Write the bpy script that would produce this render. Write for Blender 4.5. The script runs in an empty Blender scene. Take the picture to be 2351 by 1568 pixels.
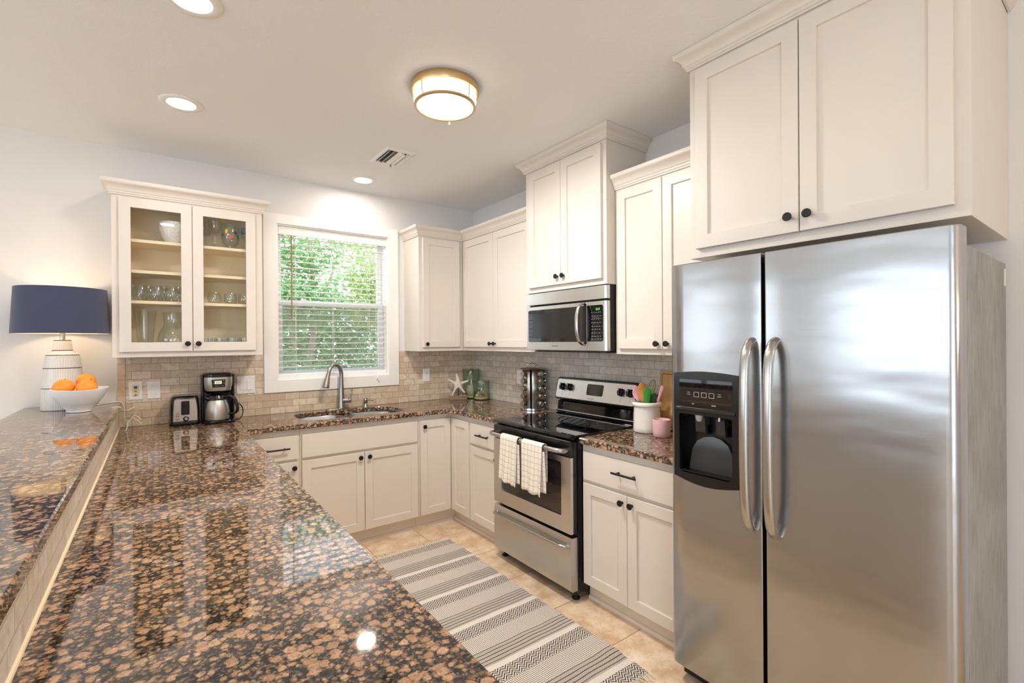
import bpy, bmesh, math, random
from mathutils import Vector, Matrix
R = math.radians
random.seed(7)
S = bpy.context.scene
COL = S.collection

# ---------------------------------------------------------------- camera
cam_d = bpy.data.cameras.new('camera')
cam_d.sensor_width = 36.0
cam_d.lens = 36.0 * 1093.82 / 2351.0
cam_d.clip_start = 0.02
cam_d.clip_end = 200
cam = bpy.data.objects.new('camera', cam_d)
COL.objects.link(cam)
YAW, PIT, ROL = 0.641, -0.0015, -0.0071
r0 = Vector((math.cos(YAW), -math.sin(YAW), 0))
fw = Vector((math.sin(YAW) * math.cos(PIT), math.cos(YAW) * math.cos(PIT), math.sin(PIT)))
u0 = r0.cross(fw)
rt = r0 * math.cos(ROL) + u0 * math.sin(ROL)
up = -r0 * math.sin(ROL) + u0 * math.cos(ROL)
cm = Matrix((rt, up, -fw)).transposed().to_4x4()
cm.translation = Vector((-2.489, -3.9597, 1.4557))
cam.matrix_world = cm
S.camera = cam

# ---------------------------------------------------------------- view, world, sun, daylight
S.view_settings.view_transform = 'Standard'
S.view_settings.look = 'None'
S.view_settings.gamma = 1.0
S.view_settings.use_curve_mapping = False
S.view_settings.exposure = -0.06
S.cycles.use_denoising = True
S.cycles.max_bounces = 12
S.cycles.diffuse_bounces = 6
S.cycles.glossy_bounces = 5
S.cycles.transparent_max_bounces = 24
S.cycles.caustics_reflective = False
S.cycles.caustics_refractive = False
S.cycles.sample_clamp_indirect = 6.0

W = bpy.data.worlds.new('world')
S.world = W
W.use_nodes = True
bg = W.node_tree.nodes['Background']
bg.inputs['Color'].default_value = (0.86, 0.93, 1.0, 1)
bg.inputs['Strength'].default_value = 4.2


def lamp(name, kind, loc, energy, color, rot=(0, 0, 0), **kw):
    d = bpy.data.lights.new(name, kind)
    d.energy = energy
    d.color = color
    for k, v in kw.items():
        setattr(d, k, v)
    o = bpy.data.objects.new(name, d)
    COL.objects.link(o)
    o.location = loc
    o.rotation_euler = rot
    return o


lamp('sun', 'SUN', (0, 0, 20), 5.0, (1.0, 0.95, 0.86), (R(28), R(-34), 0), angle=R(1.5))
# daylight entering by the big openings of the living room
COOL = (0.60, 0.78, 1.0)
lamp('daylight_left', 'AREA', (-7.38, -3.4, 1.6), 30, COOL, (0, R(-120), 0), shape='RECTANGLE', size=1.2, size_y=5.0)
lamp('daylight_front', 'AREA', (-4.5, -7.38, 1.3), 50, COOL, (R(115), 0, 0), shape='RECTANGLE', size=2.4, size_y=2.0)

lamp('hall_lamp', 'POINT', (-.85, -5.3, 2.15), 15, (1.0, .74, .50), shadow_soft_size=.12)     # warm lamp of the room beyond the refrigerator

# ---------------------------------------------------------------- materials
MATS = {}


def lin(c):
    if isinstance(c, str):
        c = tuple(int(c[i:i + 2], 16) / 255 for i in (0, 2, 4))
    return tuple(x / 12.92 if x <= 0.04045 else ((x + 0.055) / 1.055) ** 2.4 for x in c) + (1,)


class NT:
    def __init__(self, name):
        self.m = bpy.data.materials.new(name)
        self.m.use_nodes = True
        self.t = self.m.node_tree
        self.b = self.t.nodes['Principled BSDF']
        self.out = self.t.nodes['Material Output']
        MATS[name] = self.m

    def n(self, kind, **kw):
        nd = self.t.nodes.new(kind)
        for k, v in kw.items():
            if k in ('inp',):
                for a, b in v.items():
                    nd.inputs[a].default_value = b
            else:
                setattr(nd, k, v)
        return nd

    def l(self, a, b):
        self.t.links.new(a, b)

    def set(self, **kw):
        names = {'color': 'Base Color', 'rough': 'Roughness', 'metal': 'Metallic', 'coat': 'Coat Weight', 'coat_rough': 'Coat Roughness',
                 'spec': 'Specular IOR Level', 'aniso': 'Anisotropic', 'sheen': 'Sheen Weight', 'trans': 'Transmission Weight', 'ecol': 'Emission Color', 'estr': 'Emission Strength', 'sub': 'Subsurface Weight'}
        for k, v in kw.items():
            self.b.inputs[names[k]].default_value = v
        return self

    def coords(self, kind='Object'):
        return self.n('ShaderNodeTexCoord').outputs[kind]

    def noise(self, vec, scale, detail=3, rough=.5):
        nd = self.n('ShaderNodeTexNoise', inp={'Scale': scale, 'Detail': detail, 'Roughness': rough})
        if vec is not None:
            self.l(vec, nd.inputs['Vector'])
        return nd

    def math(self, op, a, b=None, c=None, clamp=False):
        nd = self.n('ShaderNodeMath', operation=op, use_clamp=clamp)
        for i, x in enumerate((a, b, c)):
            if x is None:
                continue
            if isinstance(x, (int, float)):
                nd.inputs[i].default_value = x
            else:
                self.l(x, nd.inputs[i])
        return nd.outputs[0]

    def mix(self, fac, a, b, blend='MIX'):
        nd = self.n('ShaderNodeMix', data_type='RGBA', blend_type=blend)
        for i, x in ((0, fac), (6, a), (7, b)):
            if isinstance(x, (int, float, tuple)):
                nd.inputs[i].default_value = x
            else:
                self.l(x, nd.inputs[i])
        return nd.outputs[2]

    def ramp(self, fac, stops, interp='LINEAR'):
        nd = self.n('ShaderNodeValToRGB')
        cr = nd.color_ramp
        cr.interpolation = interp
        while len(cr.elements) < len(stops):
            cr.elements.new(.5)
        for e, (p, c) in zip(cr.elements, stops):
            e.position = p
            e.color = c if len(c) == 4 else (*c, 1)
        self.l(fac, nd.inputs[0])
        return nd.outputs[0]

    def bump(self, h, strength=.2, dist=.002):
        nd = self.n('ShaderNodeBump', inp={'Strength': strength, 'Distance': dist})
        self.l(h, nd.inputs['Height'])
        self.l(nd.outputs[0], self.b.inputs['Normal'])
        return nd

    def sep(self, vec):
        nd = self.n('ShaderNodeSeparateXYZ')
        self.l(vec, nd.inputs[0])
        return nd.outputs

    def comb(self, x, y, z=0.0):
        nd = self.n('ShaderNodeCombineXYZ')
        for i, v in enumerate((x, y, z)):
            if isinstance(v, (int, float)):
                nd.inputs[i].default_value = v
            else:
                self.l(v, nd.inputs[i])
        return nd.outputs[0]


def simple(name, color, rough=.5, **kw):
    m = NT(name)
    c = lin(color) if isinstance(color, str) else (*color, 1)
    m.set(color=c, rough=rough, **kw)
    # very slight tone and gloss variation so no surface is perfectly even
    nz = m.noise(m.coords(), 9.0, 4)
    m.l(m.mix(nz.outputs[0], tuple(x * .97 for x in c[:3]) + (1,), tuple(min(1, x * 1.03) for x in c[:3]) + (1,)), m.b.inputs['Base Color'])
    m.l(m.math('MULTIPLY_ADD', nz.outputs[0], .06 * rough, rough * .97), m.b.inputs['Roughness'])
    return m.m


# walls / ceiling
def plaster(name, color, rough, bs, scale):
    m = NT(name)
    m.set(color=lin(color), rough=rough)
    v = m.coords()
    a = m.noise(v, scale, 5, .6)
    m.bump(a.outputs[0], bs, .003)
    return m.m


WALL = plaster('wall_paint', 'e1dfdd', .6, .22, 85)
CEIL = plaster('ceiling_paint', 'eff1f3', .75, .35, 60)
CAB = simple('cabinet_paint', 'dcd4ca', .34, spec=.45)
TRIM = simple('trim_paint', 'f3f0eb', .35)
MAPLE = NT('cabinet_interior')
MAPLE.set(rough=.5)
_v = MAPLE.coords()
_s = MAPLE.sep(_v)
_n = MAPLE.noise(MAPLE.comb(MAPLE.math('MULTIPLY', _s[0], 30), MAPLE.math('MULTIPLY', _s[1], 30), MAPLE.math('MULTIPLY', _s[2], 2)), 1, 5)
MAPLE.l(MAPLE.mix(_n.outputs[0], lin('ecd9b4'), lin('f6e9cc')), MAPLE.b.inputs['Base Color'])
MAPLE = MAPLE.m
BLACKMETAL = simple('black_metal', '161514', .38, metal=.3)
BLACK = simple('black_plastic', '0d0d0e', .22)
BLACKM = simple('black_matte', '111112', .55)
BLACKGLASS = NT('black_glass').set(color=(.004, .004, .005, 1), rough=.03, coat=.5, coat_rough=.01).m
DARKGREY = simple('dark_grey_plastic', '2b2c2e', .4)
GREYP = simple('grey_steel_paint', '8f9193', .45)
WHITEP = simple('white_plastic', 'f0eeea', .3)
IVORY = simple('ivory_plastic', 'e6d3b4', .4)
VINYL = simple('white_vinyl', 'edf0f2', .35)
GOLD = simple('brushed_gold', 'd6b88a', .36, metal=1.0)
CHROME = simple('chrome', 'd4d4d4', .12, metal=1.0)
NICKEL = simple('brushed_nickel', 'a9a6a1', .26, metal=1.0)
STEELDARK = simple('steel_jar', '8d8b88', .2, metal=1.0)


def steel(name, color, rough, scale, axis, var=.06):
    m = NT(name)
    m.set(color=lin(color), metal=1.0, rough=rough)
    s = m.sep(m.coords())
    k = [6 if i == axis else scale for i in range(3)]
    v = m.comb(*[m.math('MULTIPLY', s[i], k[i]) for i in range(3)])
    nz = m.noise(v, 1, 3)
    big = m.noise(m.coords(), 2.2, 3)
    f = m.math('MULTIPLY_ADD', nz.outputs[0], var, rough - var * .5)
    f = m.math('MULTIPLY_ADD', big.outputs[0], var * .8, f)
    m.l(f, m.b.inputs['Roughness'])
    c = lin(color)
    m.l(m.mix(nz.outputs[0], tuple(x * .94 for x in c[:3]) + (1,), c), m.b.inputs['Base Color'])
    # sheet metal is never quite flat
    w = m.noise(m.comb(m.math('MULTIPLY', s[0], 1), m.math('MULTIPLY', s[1], 2.2), m.math('MULTIPLY', s[2], 6.5)), 1, 2, .4)
    m.bump(w.outputs[0], .25, .02)
    return m.m


STEEL = steel('stainless_door', 'b4b5b7', .20, 420, 1)
STEELR = steel('stainless_range', 'd2d0cc', .30, 420, 1)
STEELP = simple('stainless_plain', 'b9b7b3', .25, metal=1.0)
BRUSHED = simple('brushed_steel', 'c2bfba', .36, metal=1.0)
SINKST = simple('sink_steel', 'b5b7b8', .28, metal=1.0)


def glass(name, tint, gloss=1.0, ior=1.45, base=0.0):
    m = NT(name)
    t = m.t
    t.nodes.remove(m.b)
    tr = m.n('ShaderNodeBsdfTransparent')
    tr.inputs[0].default_value = (*tint, 1)
    gl = m.n('ShaderNodeBsdfGlossy')
    gl.inputs['Roughness'].default_value = 0.0
    lw = m.n('ShaderNodeLayerWeight', inp={'Blend': .5})
    f0 = ((ior - 1) / (ior + 1)) ** 2
    f = m.math('MULTIPLY_ADD', m.math('POWER', lw.outputs['Facing'], 5.0), (1 - f0) * gloss, f0 * gloss + base, clamp=True)
    mx = m.n('ShaderNodeMixShader')
    m.l(f, mx.inputs[0])
    m.l(tr.outputs[0], mx.inputs[1])
    m.l(gl.outputs[0], mx.inputs[2])
    m.l(mx.outputs[0], m.out.inputs[0])
    return m.m


PANE = glass('clear_pane', (.98, .985, .98), .8)
WINEG = glass('glassware', (.97, .98, .97), 1.3, 1.5, .02)
GREENG = glass('green_glass', (.88, .93, .88), 1.2, 1.5, .02)
OVENG = NT('oven_glass').set(color=(.022, .020, .018, 1), rough=.05, coat=.3).m


# granite: brown ovoids in a dark ground, polished
def granite():
    m = NT('baltic_brown_granite')
    v = m.coords()
    wn = m.noise(v, 60, 4, .6)
    wv = m.n('ShaderNodeVectorMath', operation='MULTIPLY_ADD')
    m.l(wn.outputs['Color'], wv.inputs[0])
    wv.inputs[1].default_value = (.014, .014, .014)
    m.l(v, wv.inputs[2])
    v2 = wv.outputs[0]

    def layer(scale, lo, hi, soft, off):
        ad = m.n('ShaderNodeVectorMath', operation='ADD')
        m.l(v2, ad.inputs[0])
        ad.inputs[1].default_value = off
        vo = m.n('ShaderNodeTexVoronoi', feature='F1', inp={'Scale': scale, 'Randomness': .85})
        m.l(ad.outputs[0], vo.inputs['Vector'])
        cs = m.sep(vo.outputs['Color'])
        rad = m.math('MULTIPLY_ADD', cs[0], hi - lo, lo)
        d = m.math('SUBTRACT', rad, vo.outputs['Distance'])
        mask = m.math('DIVIDE', d, soft, clamp=True)
        rim = m.math('SUBTRACT', 1.0, m.math('DIVIDE', m.math('ABSOLUTE', m.math('SUBTRACT', d, .03)), .05, clamp=True))
        return mask, cs[1], rim
    m1, t1, rim1 = layer(48, .24, .66, .17, (0, 0, 0))
    m2, t2, rim2 = layer(98, .20, .66, .20, (3.1, 1.7, .4))
    spk = m.noise(v, 330, 4, .65)
    spk2 = m.noise(v, 110, 4, .6)
    ground = m.ramp(spk2.outputs[0], [(.36, lin('141211')), (.50, lin('302b27')), (.60, lin('5c5148')), (.72, lin('857a6e'))])
    brown = m.mix(t1, lin('b08b6c'), lin('d6b190'))
    brown = m.mix(m.math('MULTIPLY', m.math('SUBTRACT', spk2.outputs[0], .35, clamp=True), 1.9, clamp=True), brown, lin('96704f'))
    brown = m.mix(m.math('MULTIPLY', m.math('SUBTRACT', spk.outputs[0], .47, clamp=True), 3.4, clamp=True), brown, lin('5a4332'))
    brown = m.mix(m.math('MULTIPLY', rim1, .45), brown, lin('b28a63'))
    brown2 = m.mix(t2, lin('8a694e'), lin('c09a74'))
    brown2 = m.mix(m.math('MULTIPLY', m.math('SUBTRACT', spk.outputs[0], .40, clamp=True), 3.2, clamp=True), brown2, lin('3d2c20'))
    c = m.mix(m2, ground, brown2)
    c = m.mix(m1, c, brown)
    m.l(c, m.b.inputs['Base Color'])
    m.set(rough=.045, spec=.85)
    return m.m


GRANITE = granite()


# stone subway tile.  plane 'x' = wall along X (back), 'y' = wall along Y
def stone_tile(name, plane, w=.1016, h=.0508, off=.5, c1='cab79c', c2='e6d9c5', grout='a88f70', z0=0.0, bevel=1.0, mort=.0016, gl=.35):
    m = NT(name)
    v = m.coords()
    s = m.sep(v)
    if plane == 'z':
        uv = m.comb(s[0], s[1], 0)
    else:
        uv = m.comb(s[0] if plane == 'x' else s[1], m.math('SUBTRACT', s[2], z0), 0)
    br = m.n('ShaderNodeTexBrick', offset=off, offset_frequency=2, squash=1.0)
    for k, x in {'Scale': 1.0, 'Mortar Size': mort, 'Mortar Smooth': .15, 'Bias': 0.0, 'Brick Width': w, 'Row Height': h}.items():
        br.inputs[k].default_value = x
    br.inputs['Color1'].default_value = (0, 0, 0, 1)
    br.inputs['Color2'].default_value = (1, 1, 1, 1)
    br.inputs['Mortar'].default_value = (.5, .5, .5, 1)
    m.l(uv, br.inputs['Vector'])
    nz = m.noise(v, 34 if plane != 'z' else 7, 6, .62)
    fine = m.noise(v, 160, 4, .6)
    tone = m.mix(br.outputs['Color'], lin(c1), lin(c2))
    tone = m.mix(m.math('MULTIPLY', m.math('SUBTRACT', nz.outputs[0], .42, clamp=True), 2.2, clamp=True), tone, lin('bda88c' if plane != 'z' else 'b59a78'))
    tone = m.mix(m.math('MULTIPLY', m.math('SUBTRACT', nz.outputs[0], .60, clamp=True), 3.0, clamp=True), tone, lin('a3907a' if plane != 'z' else 'e4d6be'))
    tone = m.mix(m.math('MULTIPLY', m.math('SUBTRACT', fine.outputs[0], .62, clamp=True), 4, clamp=True), tone, lin('7d6c58'))
    col = m.mix(br.outputs['Fac'], tone, lin(grout))
    m.l(col, m.b.inputs['Base Color'])
    hgt = m.math('SUBTRACT', m.math('MULTIPLY', fine.outputs[0], .12), br.outputs['Fac'])
    m.bump(hgt, .5 * bevel, .0025)
    m.set(rough=gl)
    return m.m


TILEB = stone_tile('travertine_subway_back', 'x')
TILER = stone_tile('travertine_subway_right_cool_lit', 'y', c1='bbb5ac', c2='d9d4cc', grout='989086')  # same stone as the back wall; cool window light put into the colours
TILEBAR = stone_tile('travertine_subway_bar', 'y', c1='d8cbb7', c2='ece4d8', grout='bda585')
TILEEDGE = stone_tile('travertine_border', 'x', w=.2, h=.1016, c1='d2c0a2', c2='dccbb0')


def floor_mat():
    m = NT('travertine_floor')
    v = m.coords()
    mp = m.n('ShaderNodeMapping')
    mp.inputs['Location'].default_value = (.908 + .402 * 40, .814 + .402 * 40, 0)
    m.l(v, mp.inputs[0])
    br = m.n('ShaderNodeTexBrick', offset=0.0, offset_frequency=2, squash=1.0)
    for k, x in {'Scale': 1.0, 'Mortar Size': .0022, 'Mortar Smooth': .1, 'Bias': 0.0, 'Brick Width': .402, 'Row Height': .402}.items():
        br.inputs[k].default_value = x
    br.inputs['Color1'].default_value = (0, 0, 0, 1)
    br.inputs['Color2'].default_value = (1, 1, 1, 1)
    m.l(mp.outputs[0], br.inputs['Vector'])
    # each tile has its own piece of stone
    ofs = m.n('ShaderNodeVectorMath', operation='MULTIPLY_ADD')
    m.l(br.outputs['Color'], ofs.inputs[0])
    ofs.inputs[1].default_value = (7, 5, 0)
    m.l(v, ofs.inputs[2])
    a = m.noise(ofs.outputs[0], 7.5, 7, .62)
    b = m.noise(ofs.outputs[0], 42, 5, .65)
    tone = m.ramp(a.outputs[0], [(.30, lin('c4a583')), (.44, lin('dabf9e')), (.55, lin('e8d1b5')), (.68, lin('f3e6d4'))])
    tone = m.mix(m.math('MULTIPLY', m.math('SUBTRACT', b.outputs[0], .56, clamp=True), 4, clamp=True), tone, lin('a98d68'))
    tone = m.mix(m.math('MULTIPLY', m.math('SUBTRACT', .40, b.outputs[0], clamp=True), 5, clamp=True), tone, lin('ede1cb'))
    col = m.mix(br.outputs['Fac'], tone, lin('94785a'))
    m.l(col, m.b.inputs['Base Color'])
    m.bump(m.math('SUBTRACT', m.math('MULTIPLY', b.outputs[0], .1), br.outputs['Fac']), .35, .002)
    m.set(rough=.32)
    return m.m


FLOORM = floor_mat()


def rug_mat():
    m = NT('rug_weave')
    s = m.sep(m.coords())
    wob = m.noise(m.coords(), 5, 2)
    u = s[0]
    vv = m.math('MULTIPLY_ADD', m.math('SUBTRACT', wob.outputs[0], .5), .010, m.math('MULTIPLY', s[1], -1.0))
    t = m.math('FRACT', m.math('DIVIDE', m.math('SUBTRACT', vv, .880 - 1.75), .3365))     # 0..1 in a repeat
    # chevron band
    tri = m.math('PINGPONG', m.math('ADD', u, 5.0), .0205)
    z = m.math('MULTIPLY_ADD', tri, -1.25, m.math('MULTIPLY', t, .3365))
    che = m.math('GREATER_THAN', m.math('FRACT', m.math('DIVIDE', z, .0165)), .5)
    band = m.math('LESS_THAN', t, .245)
    # light dashed field, then a darker field with fine lines, then a plain cream bar
    dash = m.math('GREATER_THAN', m.math('FRACT', m.math('DIVIDE', u, .0085)), .42)
    fld1 = m.math('MULTIPLY', m.math('GREATER_THAN', m.math('FRACT', m.math('MULTIPLY', t, 34.0)), .52), dash)
    dash2 = m.math('GREATER_THAN', m.math('FRACT', m.math('DIVIDE', m.math('ADD', u, .002), .0065)), .36)
    fld2 = m.math('MULTIPLY', m.math('GREATER_THAN', m.math('FRACT', m.math('MULTIPLY', t, 58.0)), .38), dash2)
    lines = m.math('GREATER_THAN', m.math('FRACT', m.math('MULTIPLY', t, 15.0)), .84)
    fld2 = m.math('MAXIMUM', fld2, lines)
    sel2 = m.math('GREATER_THAN', t, .58)
    fld = m.math('ADD', m.math('MULTIPLY', fld1, m.math('SUBTRACT', 1.0, sel2)), m.math('MULTIPLY', fld2, sel2))
    fld = m.math('MULTIPLY', fld, m.math('LESS_THAN', t, .905))
    dark = m.math('ADD', m.math('MULTIPLY', che, band), m.math('MULTIPLY', fld, m.math('SUBTRACT', 1.0, band)))
    sel = m.mix(dark, lin('e2dad0'), lin('47433f'))
    m.l(sel, m.b.inputs['Base Color'])
    wv = m.noise(m.coords(), 420, 2)
    m.bump(m.math('ADD', wv.outputs[0], m.math('MULTIPLY', dark, .5)), .5, .002)
    m.set(rough=.9, spec=.2)
    return m.m


RUGM = rug_mat()
CREAMYARN = simple('cream_yarn', 'e3d9c8', .9)


def towel_mat():
    m = NT('towel_check')
    s = m.sep(m.coords('UV'))
    a = m.math('LESS_THAN', m.math('FRACT', m.math('DIVIDE', s[0], .032)), .09)
    b = m.math('LESS_THAN', m.math('FRACT', m.math('DIVIDE', s[1], .032)), .09)
    g = m.math('MAXIMUM', a, b)
    m.l(m.mix(m.math('MULTIPLY', g, .8), lin('ede7de'), lin('b99c74')), m.b.inputs['Base Color'])
    nz = m.noise(m.coords(), 600, 2)
    m.bump(nz.outputs[0], .6, .002)
    m.set(rough=.95, spec=.1)
    return m.m


TOWELM = towel_mat()


def lamp_base_mat():
    m = NT('striped_ceramic')
    s = m.sep(m.coords())
    ang = m.math('ARCTAN2', s[1], s[0])
    nz = m.noise(m.coords(), 30, 2)
    lines = m.math('LESS_THAN', m.math('FRACT', m.math('MULTIPLY_ADD', ang, 76 / (2 * math.pi), 40.0)), m.math('MULTIPLY_ADD', nz.outputs[0], .14, .15))
    rings = None
    for z in (.124, .237, .3105, .337, .394):
        r_ = m.math('LESS_THAN', m.math('ABSOLUTE', m.math('SUBTRACT', s[2], z)), .0022)
        rings = r_ if rings is None else m.math('MAXIMUM', rings, r_)
    c = m.mix(m.math('MULTIPLY', lines, .75), lin('ece8e2'), lin('2c3140'))
    c = m.mix(rings, c, lin('17243c'))
    m.l(c, m.b.inputs['Base Color'])
    m.set(rough=.35)
    return m.m


LAMPB = lamp_base_mat()


def shade_mat():
    m = NT('navy_fabric')
    v = m.coords()
    s = m.sep(v)
    w1 = m.noise(m.comb(m.math('MULTIPLY', s[0], 260), m.math('MULTIPLY', s[1], 260), m.math('MULTIPLY', s[2], 900)), 1, 2)
    w2 = m.noise(v, 700, 2)
    f = m.math('ADD', m.math('MULTIPLY', w1.outputs[0], .5), m.math('MULTIPLY', w2.outputs[0], .5))
    m.l(m.mix(f, lin('2a3450'), lin('565a6e')), m.b.inputs['Base Color'])
    m.set(rough=.85, sheen=.3, spec=.2)
    return m.m


NAVY = shade_mat()
SHADEIN = simple('shade_lining', 'f3ead9', .8)


def orange_mat():
    m = NT('orange_peel')
    v = m.coords()
    a = m.noise(v, 14, 3)
    b = m.noise(v, 260, 2)
    m.l(m.mix(a.outputs[0], lin('ee8a1e'), lin('f9a63a')), m.b.inputs['Base Color'])
    m.bump(b.outputs[0], .3, .002)
    m.set(rough=.38)
    return m.m


ORANGE = orange_mat()
CERAMIC = simple('white_ceramic', 'eeeeee', .22)
CROCKM = simple('crock_glaze', 'ebe7e2', .12, coat=.4)
PINKGL = NT('pink_stoneware')
PINKGL.set(rough=.4)
_v = PINKGL.coords()
_s = PINKGL.sep(_v)
_n = PINKGL.noise(PINKGL.comb(PINKGL.math('MULTIPLY', _s[0], 40), PINKGL.math('MULTIPLY', _s[1], 40), PINKGL.math('MULTIPLY', _s[2], 260)), 1, 4)
PINKGL.l(PINKGL.mix(_n.outputs[0], lin('cf9a9f'), lin('efc9ca')), PINKGL.b.inputs['Base Color'])
PINKGL = PINKGL.m
WAX = simple('candle_wax', 'f3d9bd', .5)
PINKSIL = simple('pink_silicone', 'e39fb4', .45)
GREENSIL = simple('green_silicone', '2f8f2b', .45)
GREENDK = simple('green_nylon', '2f5c26', .4)
GREENW = simple('green_wire', '8d9a4a', .4)


def wood(name, a, b, axis=2, rough=.5, sc=40):
    m = NT(name)
    s = m.sep(m.coords())
    k = [sc * 2.2, sc * 2.2, sc * 2.2]
    k[axis] = sc * .1
    n = m.noise(m.comb(*[m.math('MULTIPLY', s[i], k[i]) for i in range(3)]), 1, 5, .6)
    m.l(m.mix(n.outputs[0], lin(a), lin(b)), m.b.inputs['Base Color'])
    m.bump(n.outputs[0], .15, .001)
    m.set(rough=rough)
    return m.m


SPOONW = wood('spoon_wood', 'b8742f', 'd99a4d', 2, .5, 18)
BOARDW = wood('bamboo_board', 'b98a4e', 'dcb277', 2, .45, 30)
DRIFT = wood('driftwood', '6b5844', 'b3a08a', 0, .85, 45)
BARK = wood('bark', '8a7d70', 'b9ad9f', 2, .9, 14)
STARM = NT('starfish_skin')
STARM.set(rough=.85)
_n = STARM.noise(STARM.coords(), 190, 4)
STARM.l(STARM.mix(_n.outputs[0], lin('d8cbb8'), lin('f3ece0')), STARM.b.inputs['Base Color'])
STARM.bump(_n.outputs[0], .6, .003)
STARM = STARM.m
SHELLS = [simple('shell_a', 'e8d9bf', .5), simple('shell_b', 'cfa98a', .5), simple('shell_c', 'b58a6a', .5), simple('shell_d', 'd9bb6b', .5)]
SANDM = simple('sand', 'd9c9a4', .9)
SLATM = NT('blind_slat')
SLATM.set(color=lin('f3f1ee'), rough=.4)
_tl = SLATM.n('ShaderNodeBsdfTranslucent')
_tl.inputs[0].default_value = lin('f0ece4')
_mx = SLATM.n('ShaderNodeMixShader', inp={0: .25})
SLATM.l(SLATM.b.outputs[0], _mx.inputs[1])
SLATM.l(_tl.outputs[0], _mx.inputs[2])
SLATM.l(_mx.outputs[0], SLATM.out.inputs[0])
SLATM = SLATM.m
WANDM = simple('wand_wood', '9c6f52', .4)


def leaf_mat(name, a, b):
    m = NT(name)
    oi = m.noise(m.coords(), 1.6, 3)
    fi = m.noise(m.coords(), 19, 2)
    f = m.math('MULTIPLY_ADD', fi.outputs[0], 1.1, m.math('MULTIPLY', oi.outputs[0], .9))
    c = m.mix(m.math('SUBTRACT', f, .55, clamp=True), lin(a), lin(b))
    m.l(c, m.b.inputs['Base Color'])
    m.set(rough=.42)
    tl = m.n('ShaderNodeBsdfTranslucent')
    m.l(m.mix(.3, c, lin('a2c88c')), tl.inputs[0])
    mx = m.n('ShaderNodeMixShader', inp={0: .4})
    m.l(m.b.outputs[0], mx.inputs[1])
    m.l(tl.outputs[0], mx.inputs[2])
    m.l(mx.outputs[0], m.out.inputs[0])
    return m.m


LEAFA = leaf_mat('leaf_mid', '4f7f4c', '98c088')
LEAFB = leaf_mat('leaf_dark', '4a7050', '8db184')
LEAFC = leaf_mat('leaf_yellow', '7d9a58', 'bccb90')
LAWN = simple('lawn_ground', 'b9ab8c', .9)


def emit(name, color, strength):
    m = NT(name)
    m.set(color=(*color, 1), rough=.4, ecol=(*color, 1), estr=strength)
    return m.m


LENS = emit('downlight_lens', (1.0, .93, .82), 9.0)
DOME = emit('frosted_dome', (1.0, .88, .70), 2.3)
CLOCKG = emit('clock_green', (.15, .85, .15), 1.2)
LCD = emit('lcd_screen', (.62, .68, .50), .35)
LEGEND = simple('white_legend', 'd8d8d6', .5)
LOGOG = simple('logo_grey', '77767a', .4)
BULB = emit('bulb_glow', (1.0, .78, .5), 12.0)
BLUEJ = simple('blue_jack', '1f4f88', .4)
BRASSD = simple('dark_brass', '8a7448', .35, metal=1.0)
CORDW = simple('white_cord', 'e9e4da', .45)
FRUITS = [simple('paint_red', 'd8442b', .4), simple('paint_yellow', 'e9b93c', .4), simple('paint_green', '3f8a4a', .4), simple('paint_plum', '3d3a52', .4)]
MOSAIC = simple('blue_glaze', '5f7890', .35)
EMBOSS = NT('embossed_white')
EMBOSS.set(color=lin('e8e6e1'), rough=.2)
_vo = EMBOSS.n('ShaderNodeTexVoronoi', inp={'Scale': 75.0})
EMBOSS.l(EMBOSS.coords(), _vo.inputs['Vector'])
EMBOSS.bump(_vo.outputs['Distance'], .8, .004)
EMBOSS = EMBOSS.m


def screen_mat():
    m = NT('insect_screen')
    m.t.nodes.remove(m.b)
    tr = m.n('ShaderNodeBsdfTransparent')
    df = m.n('ShaderNodeBsdfDiffuse')
    df.inputs[0].default_value = lin('a9aca8')
    mx = m.n('ShaderNodeMixShader', inp={0: .34})
    m.l(tr.outputs[0], mx.inputs[1])
    m.l(df.outputs[0], mx.inputs[2])
    m.l(mx.outputs[0], m.out.inputs[0])
    return m.m


SCREEN = screen_mat()


def fridge_side():
    m = NT('textured_grey_side')
    s = m.sep(m.coords())
    a = m.noise(m.comb(m.math('MULTIPLY', s[0], 60), m.math('MULTIPLY', s[1], 60), m.math('MULTIPLY', s[2], 12)), 1, 5, .6)
    b = m.noise(m.coords(), 5, 3)
    f = m.math('ADD', m.math('MULTIPLY', a.outputs[0], .6), m.math('MULTIPLY', b.outputs[0], .4))
    m.l(m.ramp(f, [(.35, lin('77746f')), (.55, lin('96948f')), (.7, lin('aaa8a4'))]), m.b.inputs['Base Color'])
    m.set(rough=.4)
    g = m.noise(m.coords(), 500, 2)
    m.bump(g.outputs[0], .25, .001)
    return m.m


FSIDE = fridge_side()

# ---------------------------------------------------------------- mesh helpers
def new():
    return bmesh.new()


def finish(name, bm, mat, parent=None, smooth=40, origin=None, recalc=True):
    """Link one bmesh (in world coordinates) as ONE mesh object; inside a thing it is stored relative to the thing's base."""
    o0 = Vector((0, 0, 0))
    if parent is not None:
        p = parent
        while p.parent is not None:
            p = p.parent
        o0 = p.location.copy()
    elif origin is not None:
        o0 = Vector(origin)
    if recalc:
        bmesh.ops.recalc_face_normals(bm, faces=bm.faces)
    if o0.length:
        bmesh.ops.translate(bm, vec=-o0, verts=bm.verts)
    me = bpy.data.meshes.new(name)
    bm.to_mesh(me)
    bm.free()
    if smooth:
        me.shade_smooth()
        me.set_sharp_from_angle(angle=R(smooth))
    for m in (mat if isinstance(mat, (list, tuple)) else [mat]):
        me.materials.append(m)
    o = bpy.data.objects.new(name, me)
    COL.objects.link(o)
    if parent is not None:
        o.parent = parent
    else:
        o.location = o0
    return o


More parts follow.
